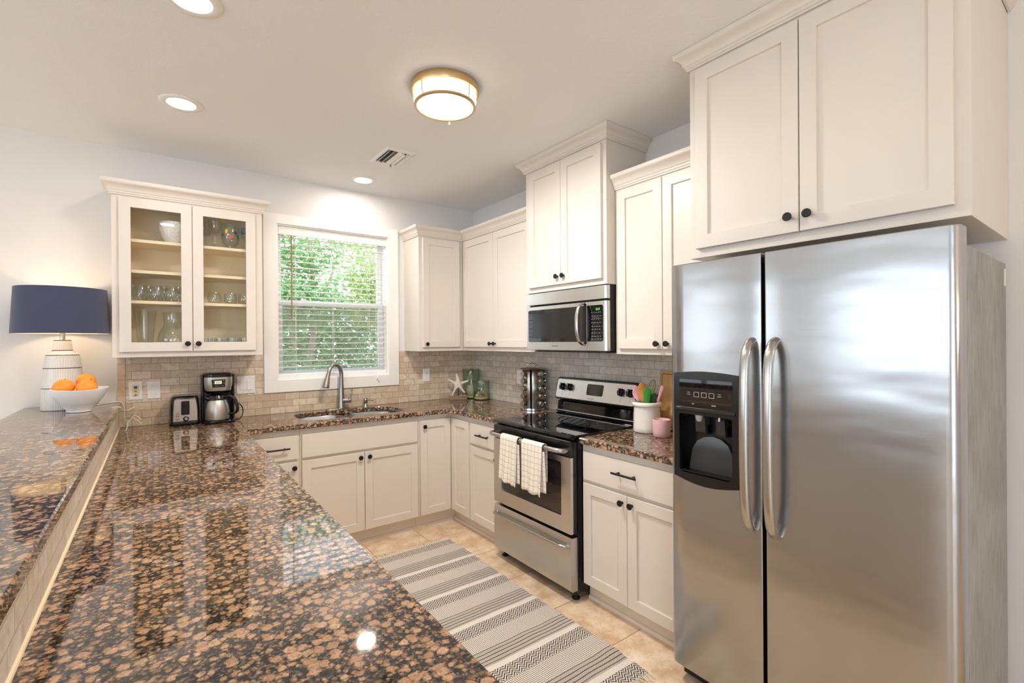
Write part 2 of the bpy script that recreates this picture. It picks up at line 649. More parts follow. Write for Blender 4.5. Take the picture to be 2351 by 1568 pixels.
def tag(o, label, cat, group=None, kind=None):
    o['label'] = label
    o['category'] = cat
    if group:
        o['group'] = group
    if kind:
        o['kind'] = kind
    return o


def thing(name, loc, label, cat, group=None):
    o = bpy.data.objects.new(name, None)
    o.empty_display_size = .05
    COL.objects.link(o)
    o.location = loc
    return tag(o, label, cat, group)


def struct(o):
    o['kind'] = 'structure'
    return o


def bevmod(o, w=.0015, seg=2, ang=40):
    md = o.modifiers.new('bevel', 'BEVEL')
    md.width = w
    md.segments = seg
    md.limit_method = 'ANGLE'
    md.angle_limit = R(ang)
    md.harden_normals = False
    return o


def box(bm, x0, x1, y0, y1, z0, z1, mi=0):
    vs = [bm.verts.new((x, y, z)) for x in (x0, x1) for y in (y0, y1) for z in (z0, z1)]
    for q in ((0, 1, 3, 2), (4, 6, 7, 5), (0, 4, 5, 1), (2, 3, 7, 6), (0, 2, 6, 4), (1, 5, 7, 3)):
        f = bm.faces.new([vs[i] for i in q])
        f.material_index = mi
    return vs


class Fr:
    """A wall-bound frame: u along the wall (left to right), v up, n out of the wall."""

    def __init__(s, o, U, V, N):
        s.o, s.U, s.V, s.N = Vector(o), Vector(U), Vector(V), Vector(N)

    def __call__(s, u, v, n):
        return s.o + s.U * u + s.V * v + s.N * n

    def mat(s, u, v, n):
        m = Matrix((s.U, s.V, s.N)).transposed().to_4x4()
        m.translation = s(u, v, n)
        return m


BK = Fr((0, 0, 0), (1, 0, 0), (0, 0, 1), (0, -1, 0))        # back wall:  u = x
RG = Fr((0, 0, 0), (0, -1, 0), (0, 0, 1), (-1, 0, 0))       # right wall: u = -y


def fbox(bm, F, u0, u1, v0, v1, n0, n1):
    vs = [bm.verts.new(F(u, v, n)) for u in (u0, u1) for v in (v0, v1) for n in (n0, n1)]
    for q in ((0, 1, 3, 2), (4, 6, 7, 5), (0, 4, 5, 1), (2, 3, 7, 6), (0, 2, 6, 4), (1, 5, 7, 3)):
        bm.faces.new([vs[i] for i in q])


def prism(bm, pts, fn, cap=True):
    """pts: 2-D outline; fn(a, b, t) -> world, t in (0, 1) for the two ends."""
    A = [bm.verts.new(fn(a, b, 0)) for a, b in pts]
    B = [bm.verts.new(fn(a, b, 1)) for a, b in pts]
    n = len(pts)
    for i in range(n):
        bm.faces.new((A[i], A[(i + 1) % n], B[(i + 1) % n], B[i]))
    if cap:
        bm.faces.new(A[::-1])
        bm.faces.new(B)


def lathe(bm, prof, M, seg=32, cap0=True, cap1=True, arc=None):
    """prof: (radius, height) pairs turned about the local Z of M."""
    rings = []
    for r, h in prof:
        if r < 1e-6:
            rings.append([bm.verts.new(M @ Vector((0, 0, h)))])
        else:
            rings.append([bm.verts.new(M @ Vector((r * math.cos(2 * math.pi * i / seg), r * math.sin(2 * math.pi * i / seg), h))) for i in range(seg)])
    for a, b in zip(rings, rings[1:]):
        for i in range(seg):
            j = (i + 1) % seg
            if len(a) == 1 and len(b) == 1:
                continue
            if len(a) == 1:
                bm.faces.new((a[0], b[i], b[j]))
            elif len(b) == 1:
                bm.faces.new((a[i], a[j], b[0]))
            else:
                bm.faces.new((a[i], a[j], b[j], b[i]))
    if cap0 and len(rings[0]) > 1:
        bm.faces.new(rings[0][::-1])
    if cap1 and len(rings[-1]) > 1:
        bm.faces.new(rings[-1])


def at(x, y, z):
    return Matrix.Translation((x, y, z))


def aim(loc, d):
    """Matrix at loc whose local Z looks along d."""
    m = Vector(d).to_track_quat('Z', 'Y').to_matrix().to_4x4()
    m.translation = Vector(loc)
    return m


def tube(bm, pts, rad, seg=10, cap=True, flat=1.0, upv=None):
    """A round (or flattened) tube along pts; rad is a number or one per point."""
    P = [Vector(p) for p in pts]
    n = len(P)
    T = [(P[min(i + 1, n - 1)] - P[max(i - 1, 0)]).normalized() for i in range(n)]
    N = Vector(upv) if upv else (Vector((0, 0, 1)) if abs(T[0].z) < .9 else Vector((1, 0, 0)))
    rings = []
    for i in range(n):
        N = (N - T[i] * N.dot(T[i])).normalized()
        B = T[i].cross(N)
        r = rad[i] if isinstance(rad, (list, tuple)) else rad
        rings.append([bm.verts.new(P[i] + (N * math.cos(2 * math.pi * k / seg) * flat + B * math.sin(2 * math.pi * k / seg)) * r) for k in range(seg)])
    for a, b in zip(rings, rings[1:]):
        for k in range(seg):
            bm.faces.new((a[k], a[(k + 1) % seg], b[(k + 1) % seg], b[k]))
    if cap:
        bm.faces.new(rings[0][::-1])
        bm.faces.new(rings[-1])


def spline(pts, n=8):
    """Catmull-Rom through pts."""
    P = [Vector(p) for p in pts]
    P = [P[0] * 2 - P[1]] + P + [P[-1] * 2 - P[-2]]
    out = []
    for i in range(1, len(P) - 2):
        for k in range(n):
            t = k / n
            a, b, c, d = P[i - 1:i + 3]
            out.append(.5 * ((2 * b) + (c - a) * t + (2 * a - 5 * b + 4 * c - d) * t * t + (3 * b - a - 3 * c + d) * t ** 3))
    out.append(P[-2])
    return out


def rrect(u0, u1, v0, v1, r, seg=6):
    """Rounded rectangle outline, counter-clockwise. r: one radius or four (bl, br, tr, tl)."""
    rr = r if isinstance(r, (list, tuple)) else [r] * 4
    out = []
    for (cx, cy, a0), q in zip(((u0, v0, 180), (u1, v0, 270), (u1, v1, 0), (u0, v1, 90)), rr):
        if q <= 0:
            out.append((cx, cy))
            continue
        ox = cx + (q if cx == u0 else -q)
        oy = cy + (q if cy == v0 else -q)
        for k in range(seg + 1):
            a = R(a0 + 90 * k / seg)
            out.append((ox + q * math.cos(a), oy + q * math.sin(a)))
    return out


def inset(pts, d):
    """Offset a counter-clockwise outline inwards by d (outwards if d < 0)."""
    n = len(pts)
    out = []
    for i in range(n):
        p0, p1, p2 = Vector(pts[i - 1]), Vector(pts[i]), Vector(pts[(i + 1) % n])
        e1, e2 = (p1 - p0).normalized(), (p2 - p1).normalized()
        n1, n2 = Vector((-e1.y, e1.x)), Vector((-e2.y, e2.x))
        b = n1 + n2
        k = d / max(.25, 1 + n1.dot(n2))
        out.append((p1.x + b.x * k, p1.y + b.y * k))
    return out


def loft(bm, loops, cap0=False, cap1=False):
    rings = [[bm.verts.new(p) for p in lp] for lp in loops]
    for a, b in zip(rings, rings[1:]):
        n = len(a)
        for i in range(n):
            bm.faces.new((a[i], a[(i + 1) % n], b[(i + 1) % n], b[i]))
    if cap0:
        bm.faces.new(rings[0][::-1])
    if cap1:
        bm.faces.new(rings[-1])
    return rings


def fplate(bm, F, pts, n0, n1, ease=.0):
    """A plate with outline pts (u, v) standing from n0 to n1 on frame F, front edge eased."""
    if ease > 0:
        loft(bm, [[F(a, b, n0) for a, b in pts], [F(a, b, n1 - ease) for a, b in pts], [F(a, b, n1) for a, b in inset(pts, ease)]], True, True)
    else:
        loft(bm, [[F(a, b, n0) for a, b in pts], [F(a, b, n1) for a, b in pts]], True, True)


def sphere(bm, c, r, M=None, seg=20, ring=12, sc=(1, 1, 1)):
    prof = [(r * math.sin(math.pi * i / ring), -r * math.cos(math.pi * i / ring)) for i in range(ring + 1)]
    m = Matrix.Translation(c) @ (M or Matrix.Identity(4)) @ Matrix.Diagonal((*sc, 1))
    lathe(bm, prof, m, seg, False, False)


def text_part(name, s, size, M, mat, parent, depth=.0003, align='CENTER'):
    cu = bpy.data.curves.new('t', 'FONT')
    cu.body = s
    cu.size = size
    cu.align_x = align
    cu.align_y = 'CENTER'
    cu.extrude = depth
    ob = bpy.data.objects.new('t', cu)
    COL.objects.link(ob)
    dg = bpy.context.evaluated_depsgraph_get()
    me = bpy.data.meshes.new_from_object(ob.evaluated_get(dg))
    bpy.data.objects.remove(ob)
    bm = new()
    bm.from_mesh(me)
    bpy.data.meshes.remove(me)
    bm.transform(M)
    return finish(name, bm, mat, parent, 0, recalc=False)


# ---------------------------------------------------------------- room shell
CH = 2.714
XL, YF = -7.5, -7.5
bm = new(); box(bm, XL - .15, .15, YF - .15, .15, -.12, 0)
struct(finish('floor', bm, FLOORM, smooth=0))
bm = new(); box(bm, XL - .15, .15, YF - .15, .15, CH, CH + .12)
struct(finish('ceiling', bm, CEIL, smooth=0))
WX0, WX1, WZ0, WZ1 = -1.757, -.874, 1.169, 2.359


def holed(bm, fn, a0, a1, holes):
    """Wall slabs between a0..a1 and 0..CH leaving the holes (h0, h1, z0, z1) open; fn(a0, a1, z0, z1) adds a slab."""
    a = a0
    for h0, h1, z0, z1 in holes:
        fn(a, h0, 0, CH)
        fn(h0, h1, 0, z0)
        if z1 < CH:
            fn(h0, h1, z1, CH)
        a = h1
    fn(a, a1, 0, CH)


bm = new(); holed(bm, lambda a, b, c, d: box(bm, a, b, 0, .15, c, d), XL - .15, .15, [(-6.7, -4.5, .95, 2.25), (WX0, WX1, WZ0, WZ1)])
struct(finish('wall_back', bm, WALL, smooth=0))
bm = new(); box(bm, 0, .15, YF - .15, 0, 0, CH)
struct(finish('wall_right', bm, WALL, smooth=0))
bm = new(); holed(bm, lambda a, b, c, d: box(bm, XL - .15, XL, a, b, c, d), YF, 0, [(-5.9, -.9, .95, 2.25)])
struct(finish('wall_left', bm, WALL, smooth=0))
bm = new(); holed(bm, lambda a, b, c, d: box(bm, a, b, YF - .15, YF, c, d), XL, 0, [(-5.7, -3.3, .2, 2.35)])
struct(finish('wall_front', bm, WALL, smooth=0))


def plain_window(name, F, u0, u1, v0, v1, nmul, mull):
    w = bpy.data.objects.new(name, None)
    COL.objects.link(w)
    struct(w)
    w.location = F(u0, v0, nmul)
    bm = new()
    fbox(bm, F, u0, u1, v0, v0 + .05, nmul - .03, nmul + .03)
    fbox(bm, F, u0, u1, v1 - .05, v1, nmul - .03, nmul + .03)
    for k in range(mull + 1):
        c = u0 + .03 + (u1 - u0 - .06) * k / mull
        fbox(bm, F, c - .03, c + .03, v0 + .05, v1 - .05, nmul - .03, nmul + .03)
    finish('window_frame', bm, VINYL, w, 0)
    bm = new(); fbox(bm, F, u0 + .03, u1 - .03, v0 + .03, v1 - .03, nmul - .003, nmul + .003)
    finish('pane', bm, PANE, w, 0)


plain_window('window_2', Fr((XL, 0, 0), (0, 1, 0), (0, 0, 1), (1, 0, 0)), -5.9, -.9, .95, 2.25, -.08, 4)
plain_window('window_3', Fr((0, YF, 0), (1, 0, 0), (0, 0, 1), (0, 1, 0)), -5.7, -3.3, .2, 2.35, -.08, 2)
plain_window('window_4', BK, -6.7, -4.5, .95, 2.25, -.08, 2)

# kitchen window: casing, jamb, two sashes
win = bpy.data.objects.new('window_1', None)
COL.objects.link(win)
win.location = (-1.315, 0, 1.169)
struct(win)
bm = new()
co = [(-1.849, 1.077), (-.787, 1.077), (-.787, 2.430), (-1.849, 2.430)]
ci = [(-1.755, 1.171), (-.876, 1.171), (-.876, 2.357), (-1.755, 2.357)]
for n0, n1, d in ((.0, .019, 0),):
    ring = []
    for (oa, ob_), (ia, ib) in zip(co, ci):
        ring.append([bm.verts.new(BK(oa, ob_, n0)), bm.verts.new(BK(oa, ob_, n1)), bm.verts.new(BK(ia, ib, n1)), bm.verts.new(BK(ia, ib, n0))])
    for i in range(4):
        a, b = ring[i], ring[(i + 1) % 4]
        for k in range(4):
            bm.faces.new((a[k], b[k], b[(k + 1) % 4], a[(k + 1) % 4]))
bevmod(finish('casing', bm, TRIM, win, 0), .002)
bm = new()
for a in ((WX0, WX0 + .012, WZ0, WZ1), (WX1 - .012, WX1, WZ0, WZ1), (WX0 + .012, WX1 - .012, WZ0, WZ0 + .012), (WX0 + .012, WX1 - .012, WZ1 - .012, WZ1)):
    box(bm, a[0], a[1], .0, .15, a[2], a[3])
finish('jamb', bm, TRIM, win, 0)


def sash(name, x0, x1, z0, z1, y0, y1, sw, top, bot):
    bm = new()
    box(bm, x0, x0 + sw, y0, y1, z0, z1)
    box(bm, x1 - sw, x1, y0, y1, z0, z1)
    box(bm, x0 + sw, x1 - sw, y0, y1, z0, z0 + bot)
    box(bm, x0 + sw, x1 - sw, y0, y1, z1 - top, z1)
    o = bevmod(finish(name, bm, VINYL, win, 0), .002)
    bm = new(); ym = (y0 + y1) / 2
    box(bm, x0 + sw - .004, x1 - sw + .004, ym - .002, ym + .002, z0 + bot - .004, z1 - top + .004)
    finish('pane', bm, PANE, o, 0)
    return o


sash('upper_sash', WX0 + .013, WX1 - .013, 1.752, WZ1 - .013, .118, .142, .04, .04, .036)
s1 = sash('lower_sash', WX0 + .013, WX1 - .013, WZ0 + .013, 1.788, .088, .114, .043, .042, .052)
bm = new(); box(bm, WX0 + .02, WX1 - .02, .1445, .1455, WZ0 + .02, 1.76)
finish('insect_screen', bm, SCREEN, win, 0)
for cx in (-1.53, -1.06):
    bm = new(); lathe(bm, [(.016, 0), (.016, .004), (.012, .009), (.004, .012)], at(cx, .101, 1.788), 16)
    box(bm, cx - .035, cx + .035, .092, .110, 1.788, 1.792)
    finish('sash_lock', bm, VINYL, s1)

# blind
bl = thing('window_blind', (-1.315, .045, 1.176), 'white horizontal slat blind lowered over the window above the sink', 'blind')
bm = new(); box(bm, -1.741, -.886, .028, .072, 2.295, 2.345)
finish('headrail', bm, VINYL, bl, 0)
bm = new(); box(bm, -1.742, -.885, .006, .020, 2.281, 2.346)
bevmod(finish('valance', bm, TRIM, bl, 0), .004)
zz = 1.2615
k = 0
while zz < 2.275:
    bm = new()
    ptsS = [(.024, 0), (.034, .0022), (.047, .0030), (.060, .0022), (.070, 0), (.070, .0026), (.060, .0048), (.047, .0056), (.034, .0048), (.024, .0026)]
    prism(bm, ptsS, lambda a, b, t: Vector((-1.738 if t == 0 else -.889, a, zz + b)))
    finish('slat', bm, SLATM, bl)
    zz += .0457
bm = new(); prism(bm, rrect(.022, .072, 1.178, 1.212, .006, 3), lambda a, b, t: Vector((-1.740 if t == 0 else -.888, a, b)))
finish('bottom_rail', bm, VINYL, bl)
for cx in (-1.614, -1.33, -1.032):
    bm = new()
    tube(bm, [(cx, .0235, 1.19), (cx, .0235, 2.29)], .0011, 6)
    tube(bm, [(cx + .004, .0712, 1.19), (cx + .004, .0712, 2.29)], .0011, 6)
    finish('ladder_cord', bm, WHITEP, bl)
bm = new(); tube(bm, [(-1.648, .016, 2.29), (-1.648, .014, 1.640)], .0045, 8)
finish('tilt_wand', bm, WANDM, bl)
bm = new(); tube(bm, [(-.983, .010, 2.29), (-.982, .004, 1.40), (-.983, -.006, 1.158)], .0011, 6)
finish('lift_cord', bm, WHITEP, bl)
for dx, dz in ((0, 0), (.010, -.018)):
    bm = new(); lathe(bm, [(.003, .0), (.0075, -.004), (.009, -.02), (.006, -.026), (.0, -.027)], at(-.983 + dx, -.026, 1.160 + dz), 12)
    tube(bm, [(-.983 + dx * .5, -.010, 1.185 + dz * .3), (-.983 + dx, -.026, 1.158 + dz)], .001, 5)
    finish('cord_tassel', bm, WHITEP, bl)
for cx in (-1.614, -1.032):
    bm = new()
    for k in range(3):
        tube(bm, spline([(cx - .02 + .012 * k, .018, 1.205), (cx - .012 + .01 * k, .012, 1.185), (cx + .012 - .01 * k, .012, 1.190), (cx + .016 - .006 * k, .018, 1.208)], 4), .0012, 5)
    finish('cord_knot', bm, WHITEP, bl)

# backsplash
bs = thing('tile_backsplash', (-1.35, 0, .917), 'beige stone subway tile backsplash running along the window wall above the counter', 'backsplash')
bm = new()
box(bm, -2.650, -.0085, -.008, -.0005, .917, 1.0755)
box(bm, -2.650, -1.851, -.008, -.0005, 1.0755, 1.371)
box(bm, -.785, -.0085, -.008, -.0005, 1.0755, 1.371)
finish('tile_field', bm, TILEB, bs, 0)
bm = new(); box(bm, -2.692, -2.6515, -.009, -.0005, .917, 1.371)
finish('border_tile', bm, TILEEDGE, bs, 0)
bm = new(); box(bm, -.008, -.0005, -2.74, -.0005, .917, 1.371)
tag(finish('tile_backsplash', bm, TILER, smooth=0, origin=(0, -1.3, .917)), 'beige stone subway tile backsplash, its colour greyed for cool light, behind the range and spice rack', 'backsplash')

# ---------------------------------------------------------------- cabinets
def knob(F, u, v, n, parent):
    bm = new()
    lathe(bm, [(.0075, 0), (.0075, .002), (.0055, .004), (.005, .012), (.0075, .0155), (.0145, .018), (.0160, .0205), (.0160, .0235), (.0145, .0262), (.0100, .0270), (.0092, .0262), (0, .0262)], F.mat(u, v, n), 24, True, False)
    return finish('knob', bm, BLACKMETAL, parent)


def pull(F, u0, u1, v, n, parent):
    bm = new()
    tube(bm, [F(u0, v, n + .030), F(u1, v, n + .030)], .0058, 12)
    for u in (u0 + .028, u1 - .028):
        tube(bm, [F(u, v, n), F(u, v, n + .030)], .0050, 10)
    return finish('pull', bm, BLACKMETAL, parent)


def shaker(name, root, F, u0, u1, v0, v1, n, th=.020, st=.057, rec=.010, open_=False):
    """Five-piece door: flat frame with a recessed panel (or an opening for glass)."""
    bm = new()
    fr = n + th

    def lp(i, d):
        return [bm.verts.new(F(a, b, d)) for a, b in ((u0 + i, v0 + i), (u1 - i, v0 + i), (u1 - i, v1 - i), (u0 + i, v1 - i))]
    e = .0016
    seq = [lp(0, n), lp(0, fr - e), lp(e, fr), lp(st - e, fr), lp(st, fr - e)]
    if open_:
        seq += [lp(st, n)]
    else:
        seq += [lp(st + .001, fr - rec)]
    for a, b in zip(seq, seq[1:]):
        for i in range(4):
            bm.faces.new((a[i], a[(i + 1) % 4], b[(i + 1) % 4], b[i]))
    if open_:
        a, b = seq[-1], seq[0]
        for i in range(4):
            bm.faces.new((a[i], a[(i + 1) % 4], b[(i + 1) % 4], b[i]))
    else:
        bm.faces.new(seq[-1])
        bm.faces.new(seq[0][::-1])
    return finish(name, bm, CAB, root, 30)


def slabfront(name, root, F, u0, u1, v0, v1, n, th=.020):
    bm = new()
    fplate(bm, F, [(u0, v0), (u1, v0), (u1, v1), (u0, v1)], n, n + th, .0022)
    return finish(name, bm, CAB, root, 30)


CROWN = [(.001, 0), (.008, 0), (.009, .008), (.013, .011), (.014, .020), (.018, .024), (.020, .034), (.026, .046), (.036, .056), (.044, .061), (.046, .064), (.047, .070), (.047, .084), (.001, .084)]


def crown(root, path, z0, k=1.0, hk=1.0, name='crown_molding', after=None, before=None):
    """Sweep the crown profile along a plan path (room side on the right of travel), mitred."""
    bm = new()
    P = [Vector(p) for p in path]
    rows = []
    for i, p in enumerate(P):
        d1 = (p - P[i - 1]).normalized() if i else (Vector(before) if before else (P[1] - p).normalized())
        d2 = (P[i + 1] - p).normalized() if i < len(P) - 1 else (Vector(after) if after else d1)
        n1, n2 = Vector((d1.y, -d1.x)), Vector((d2.y, -d2.x))
        m = (n1 + n2) / (1 + n1.dot(n2))
        rows.append([bm.verts.new((p.x + m.x * a * k, p.y + m.y * a * k, z0 + b * hk)) for a, b in CROWN])
    for a, b in zip(rows, rows[1:]):
        n = len(a)
        for i in range(n):
            bm.faces.new((a[i], a[(i + 1) % n], b[(i + 1) % n], b[i]))
    bm.faces.new(rows[0][::-1])
    bm.faces.new(rows[-1])
    return finish(name, bm, CAB, root, 25)


UZ0, UZ1, UD = 1.372, 2.352, .295
UB0, UB1 = 1.405, 2.329
CRZ = 2.342
G = .0006

# upper cabinets
def upper(name, label, group, F, u0, u1, v0, v1, dep, doors, knobs, bv0, bv1):
    loc = F((u0 + u1) / 2, v0, dep / 2)
    t = thing(name, loc, label, 'cabinet', group)
    bm = new(); fbox(bm, F, u0 + G, u1 - G, v0, v1, .001, dep)
    bevmod(finish('body', bm, CAB, t, 0), .0015)
    for (a, b), ku in zip(doors, knobs):
        d = shaker('door', t, F, a, b, bv0, bv1, dep)
        knob(F, ku[0], ku[1], dep + .020, d)
    return t


# glass-front cabinet
gc = thing('glass_door_cabinet', (-2.30, -.15, UZ0), 'cream glass-fronted wall cabinet full of glassware, left of the window', 'cabinet')
gx0, gx1 = -2.699, -1.901
bm = new()
box(bm, gx0, gx0 + .018, -UD + .019, -.001, UZ0, UZ1)
box(bm, gx1 - .018, gx1, -UD + .019, -.001, UZ0, UZ1)
box(bm, gx0 + .018, gx1 - .018, -UD + .019, -.001, UZ0, UZ0 + .018)
box(bm, gx0 + .018, gx1 - .018, -UD + .019, -.001, UZ1 - .018, UZ1)
for a in ((gx0, gx0 + .040, UZ0, UZ1), (gx1 - .045, gx1, UZ0, UZ1), (gx0 + .040, gx1 - .045, UZ0, UZ0 + .040), (gx0 + .040, gx1 - .045, UZ1 - .04, UZ1), (-2.322, -2.284, UZ0 + .040, UZ1 - .04)):
    box(bm, a[0], a[1], -UD, -UD + .019, a[2], a[3])
finish('body', bm, CAB, gc, 0)
bm = new()
box(bm, gx0 + .018, gx1 - .018, -.008, -.002, UZ0 + .018, UZ1 - .018)
box(bm, gx0 + .018, gx0 + .022, -UD + .020, -.008, UZ0 + .018, UZ1 - .018)
box(bm, gx1 - .022, gx1 - .018, -UD + .020, -.008, UZ0 + .018, UZ1 - .018)
box(bm, gx0 + .022, gx1 - .022, -UD + .020, -.008, UZ0 + .018, UZ0 + .021)
finish('interior_lining', bm, MAPLE, gc, 0)
SH = [1.718, 1.904, 2.092]
for z in SH:
    bm = new(); box(bm, gx0 + .0225, gx1 - .0225, -.268, -.0085, z - .019, z)
    bevmod(finish('shelf', bm, MAPLE, gc, 0), .0015)
for a, b, ku in ((-2.666, -2.3045, -2.331), (-2.3005, -1.944, -2.274)):
    d = shaker('door', gc, BK, a, b, UB0, UB1, UD, open_=True)
    bm = new(); fbox(bm, BK, a + .050, b - .050, UB0 + .05, UB1 - .05, UD + .004, UD + .008)
    finish('glass_pane', bm, PANE, d, 0)
    knob(BK, ku, 1.452, UD + .020, d)
crown(gc, [(gx0, -.001), (gx0, -UD), (gx1, -UD), (gx1, -.001)][::1], CRZ)

t = upper('wall_cabinet', 'narrow cream wall cabinet with one door, just right of the window', None, BK, -.726, -.297, UZ0, UZ1, UD, [(-.694, -.342)], [(-.666, 1.434)], UB0, UB1)
crown(t, [(-.726, -.001), (-.726, -UD), (-UD, -UD)], CRZ, after=(0, -1))
t = upper('wall_cabinet', 'cream two-door wall cabinet in the corner, left of the microwave', None, RG, .0015, 1.296, UZ0, UZ1, UD - .001, [(.326, .788), (.792, 1.262)], [(.760, 1.434), (.820, 1.434)], UB0, UB1)
crown(t, [(-UD, -UD - .0005), (-UD, -1.296)], CRZ, before=(1, 0))
t = upper('wall_cabinet', 'tall-set cream two-door wall cabinet mounted directly above the microwave', None, RG, 1.298, 2.055, 1.787, 2.66, .370, [(1.345, 1.6765), (1.6795, 2.026)], [(1.648, 1.873), (1.708, 1.873)], 1.821, 2.62)
crown(t, [(-.001, -1.298), (-.370, -1.298), (-.370, -2.055), (-.001, -2.055)], 2.636, 1.1, .91)
t = upper('wall_cabinet', 'cream two-door wall cabinet between the microwave and the refrigerator', None, RG, 2.057, 2.744, UZ0, UZ1, UD, [(2.086, 2.394), (2.398, 2.714)], [(2.364, 1.434), (2.428, 1.434)], UB0, UB1)
crown(t, [(-UD, -2.057), (-UD, -2.744)], CRZ)
t = upper('wall_cabinet', 'deep cream two-door wall cabinet above the refrigerator', None, RG, 2.745, 3.652, 1.810, 2.66, .5935, [(2.781, 3.1945), (3.1985, 3.616)], [(3.164, 1.903), (3.229, 1.903)], 1.847, 2.62)
crown(t, [(-.001, -2.745), (-.5935, -2.745), (-.5935, -3.652), (-.001, -3.652)], 2.636, 1.1, .91)

# base cabinets
TZ, BZ = .100, .883
FD, TD = .580, .5316


def base_shell(t, F, u0, u1, d0=.001, end0=True, end1=True, toe=True, dep=FD, td=TD):
    """Open-topped carcass: ends, floor, back rail and a full face frame, with a recessed toe kick."""
    bm = new()
    fbox(bm, F, u0 + G, u1 - G, TZ, BZ, dep - .020, dep)
    if end0:
        fbox(bm, F, u0 + G, u0 + .018, TZ, BZ, d0, dep - .020)
    if end1:
        fbox(bm, F, u1 - .018, u1 - G, TZ, BZ, d0, dep - .020)
    fbox(bm, F, u0 + .018, u1 - .018, TZ, TZ + .018, d0, dep - .020)
    fbox(bm, F, u0 + .018, u1 - .018, TZ + .018, BZ, d0, d0 + .006)
    finish('body', bm, CAB, t, 0)
    if toe:
        bm = new()
        fbox(bm, F, u0 + G, u1 - G, 0.0005, TZ - .0005, td - .018, td)
        prism(bm, [(td, .0005), (td + .012, .0005), (td + .012, .010), (td + .008, .018), (td, .022)], lambda a, b, q: F(u0 + G if q == 0 else u1 - G, b, a))
        finish('toe_kick', bm, CAB, t, 30)


DF0, DF1, DD0, DD1 = .688, .843, .112, .669
t = thing('base_cabinet', (-1.89, -.3, 0), 'narrow cream base cabinet with a drawer and bar pull, left of the sink cabinet', 'cabinet')
base_shell(t, BK, -2.060, -1.7335)
d = slabfront('drawer', t, BK, -2.036, -1.744, DF0, DF1, FD); pull(BK, -1.958, -1.800, .766, FD + .020, d)
d = shaker('door', t, BK, -2.036, -1.744, DD0, DD1, FD); knob(BK, -1.772, .632, FD + .020, d)

t = thing('base_cabinet', (-1.305, -.3, 0), 'wide cream two-door base cabinet under the sink with a plain false front', 'cabinet')
base_shell(t, BK, -1.733, -.8785)
slabfront('false_front', t, BK, -1.721, -.890, DF0, DF1, FD)
d = shaker('door', t, BK, -1.721, -1.3035, DD0, DD1, FD); knob(BK, -1.335, .634, FD + .020, d)
d = shaker('door', t, BK, -1.2995, -.888, DD0, DD1, FD); knob(BK, -1.271, .634, FD + .020, d)

t = thing('corner_cabinet', (-.3, -.3, 0), 'cream corner base cabinet with two tall door leaves meeting at the inside corner', 'cabinet')
bm = new()
box(bm, -.878 + G, -FD, -FD, -FD + .020, TZ, BZ)
box(bm, -FD, -FD + .020, -.8755 + G, -FD + .020, TZ, BZ)
box(bm, -.878 + G, -.860, -FD + .020, -.001, TZ, BZ)
box(bm, -FD + .020, -.001, -.8755 + G, -.858, TZ, BZ)
box(bm, -.860, -.001, -FD + .020, -.001, TZ, TZ + .018)
box(bm, -FD + .020, -.001, -.858, -FD + .020, TZ, TZ + .018)
finish('body', bm, CAB, t, 0)
bm = new()
box(bm, -.878 + G, -TD, -TD, -TD + .018, .0005, TZ - .0005)
box(bm, -TD, -TD + .018, -.8755 + G, -TD + .018, .0005, TZ - .0005)
prism(bm, [(TD, .0005), (TD + .012, .0005), (TD + .012, .010), (TD + .008, .018), (TD, .022)], lambda a, b, q: Vector((-.878 + G if q == 0 else -a, -a, b)))
prism(bm, [(TD, .0005), (TD + .012, .0005), (TD + .012, .010), (TD + .008, .018), (TD, .022)], lambda a, b, q: Vector((-a, -.8755 + G if q == 0 else -a, b)))
finish('toe_kick', bm, CAB, t, 30)
d = shaker('door', t, BK, -.866, -.6035, DD0, DF1, FD); knob(BK, -.836, .797, FD + .020, d)
shaker('door', t, RG, .6035, .866, DD0, DF1, FD)

t = thing('base_cabinet', (-.3, -1.087, 0), 'cream base cabinet with a drawer and one door, left of the range', 'cabinet')
base_shell(t, RG, .876, 1.299)
d = slabfront('drawer', t, RG, .886, 1.284, DF0, DF1, FD); pull(RG, 1.005, 1.160, .767, FD + .020, d)
d = shaker('door', t, RG, .886, 1.284, DD0, DD1, FD); knob(RG, 1.252, .632, FD + .020, d)

t = thing('base_cabinet', (-.3, -2.388, 0), 'cream base cabinet with wide drawer and two doors between range and refrigerator', 'cabinet')
base_shell(t, RG, 2.058, 2.716)
d = slabfront('drawer', t, RG, 2.076, 2.700, DF0, DF1, FD); pull(RG, 2.306, 2.460, .776, FD + .020, d)
d = shaker('door', t, RG, 2.076, 2.3815, DD0, DD1, FD); knob(RG, 2.354, .630, FD + .020, d)
d = shaker('door', t, RG, 2.3845, 2.700, DD0, DD1, FD); knob(RG, 2.416, .630, FD + .020, d)

# peninsula
PE = -3.55
PN = Fr((-2.684, 0, 0), (0, 1, 0), (0, 0, 1), (1, 0, 0))
t = thing('peninsula_cabinet', (-2.38, -2.1, 0), 'long cream base cabinet run under the peninsula counter, facing the range', 'cabinet')
base_shell(t, PN, PE + .04, -.602, .002, dep=.600, td=.55)
for k in range(6):
    a = PE + .06 + k * .478
    shaker('door', t, PN, a, a + .47, DD0, DF1, .600)

# ---------------------------------------------------------------- counters
CZ0, CZ1 = .8845, .9165


def arc(cx, cy, r, a0, a1, n=8):
    return [(cx + r * math.cos(R(a0 + (a1 - a0) * k / n)), cy + r * math.sin(R(a0 + (a1 - a0) * k / n))) for k in range(n + 1)]


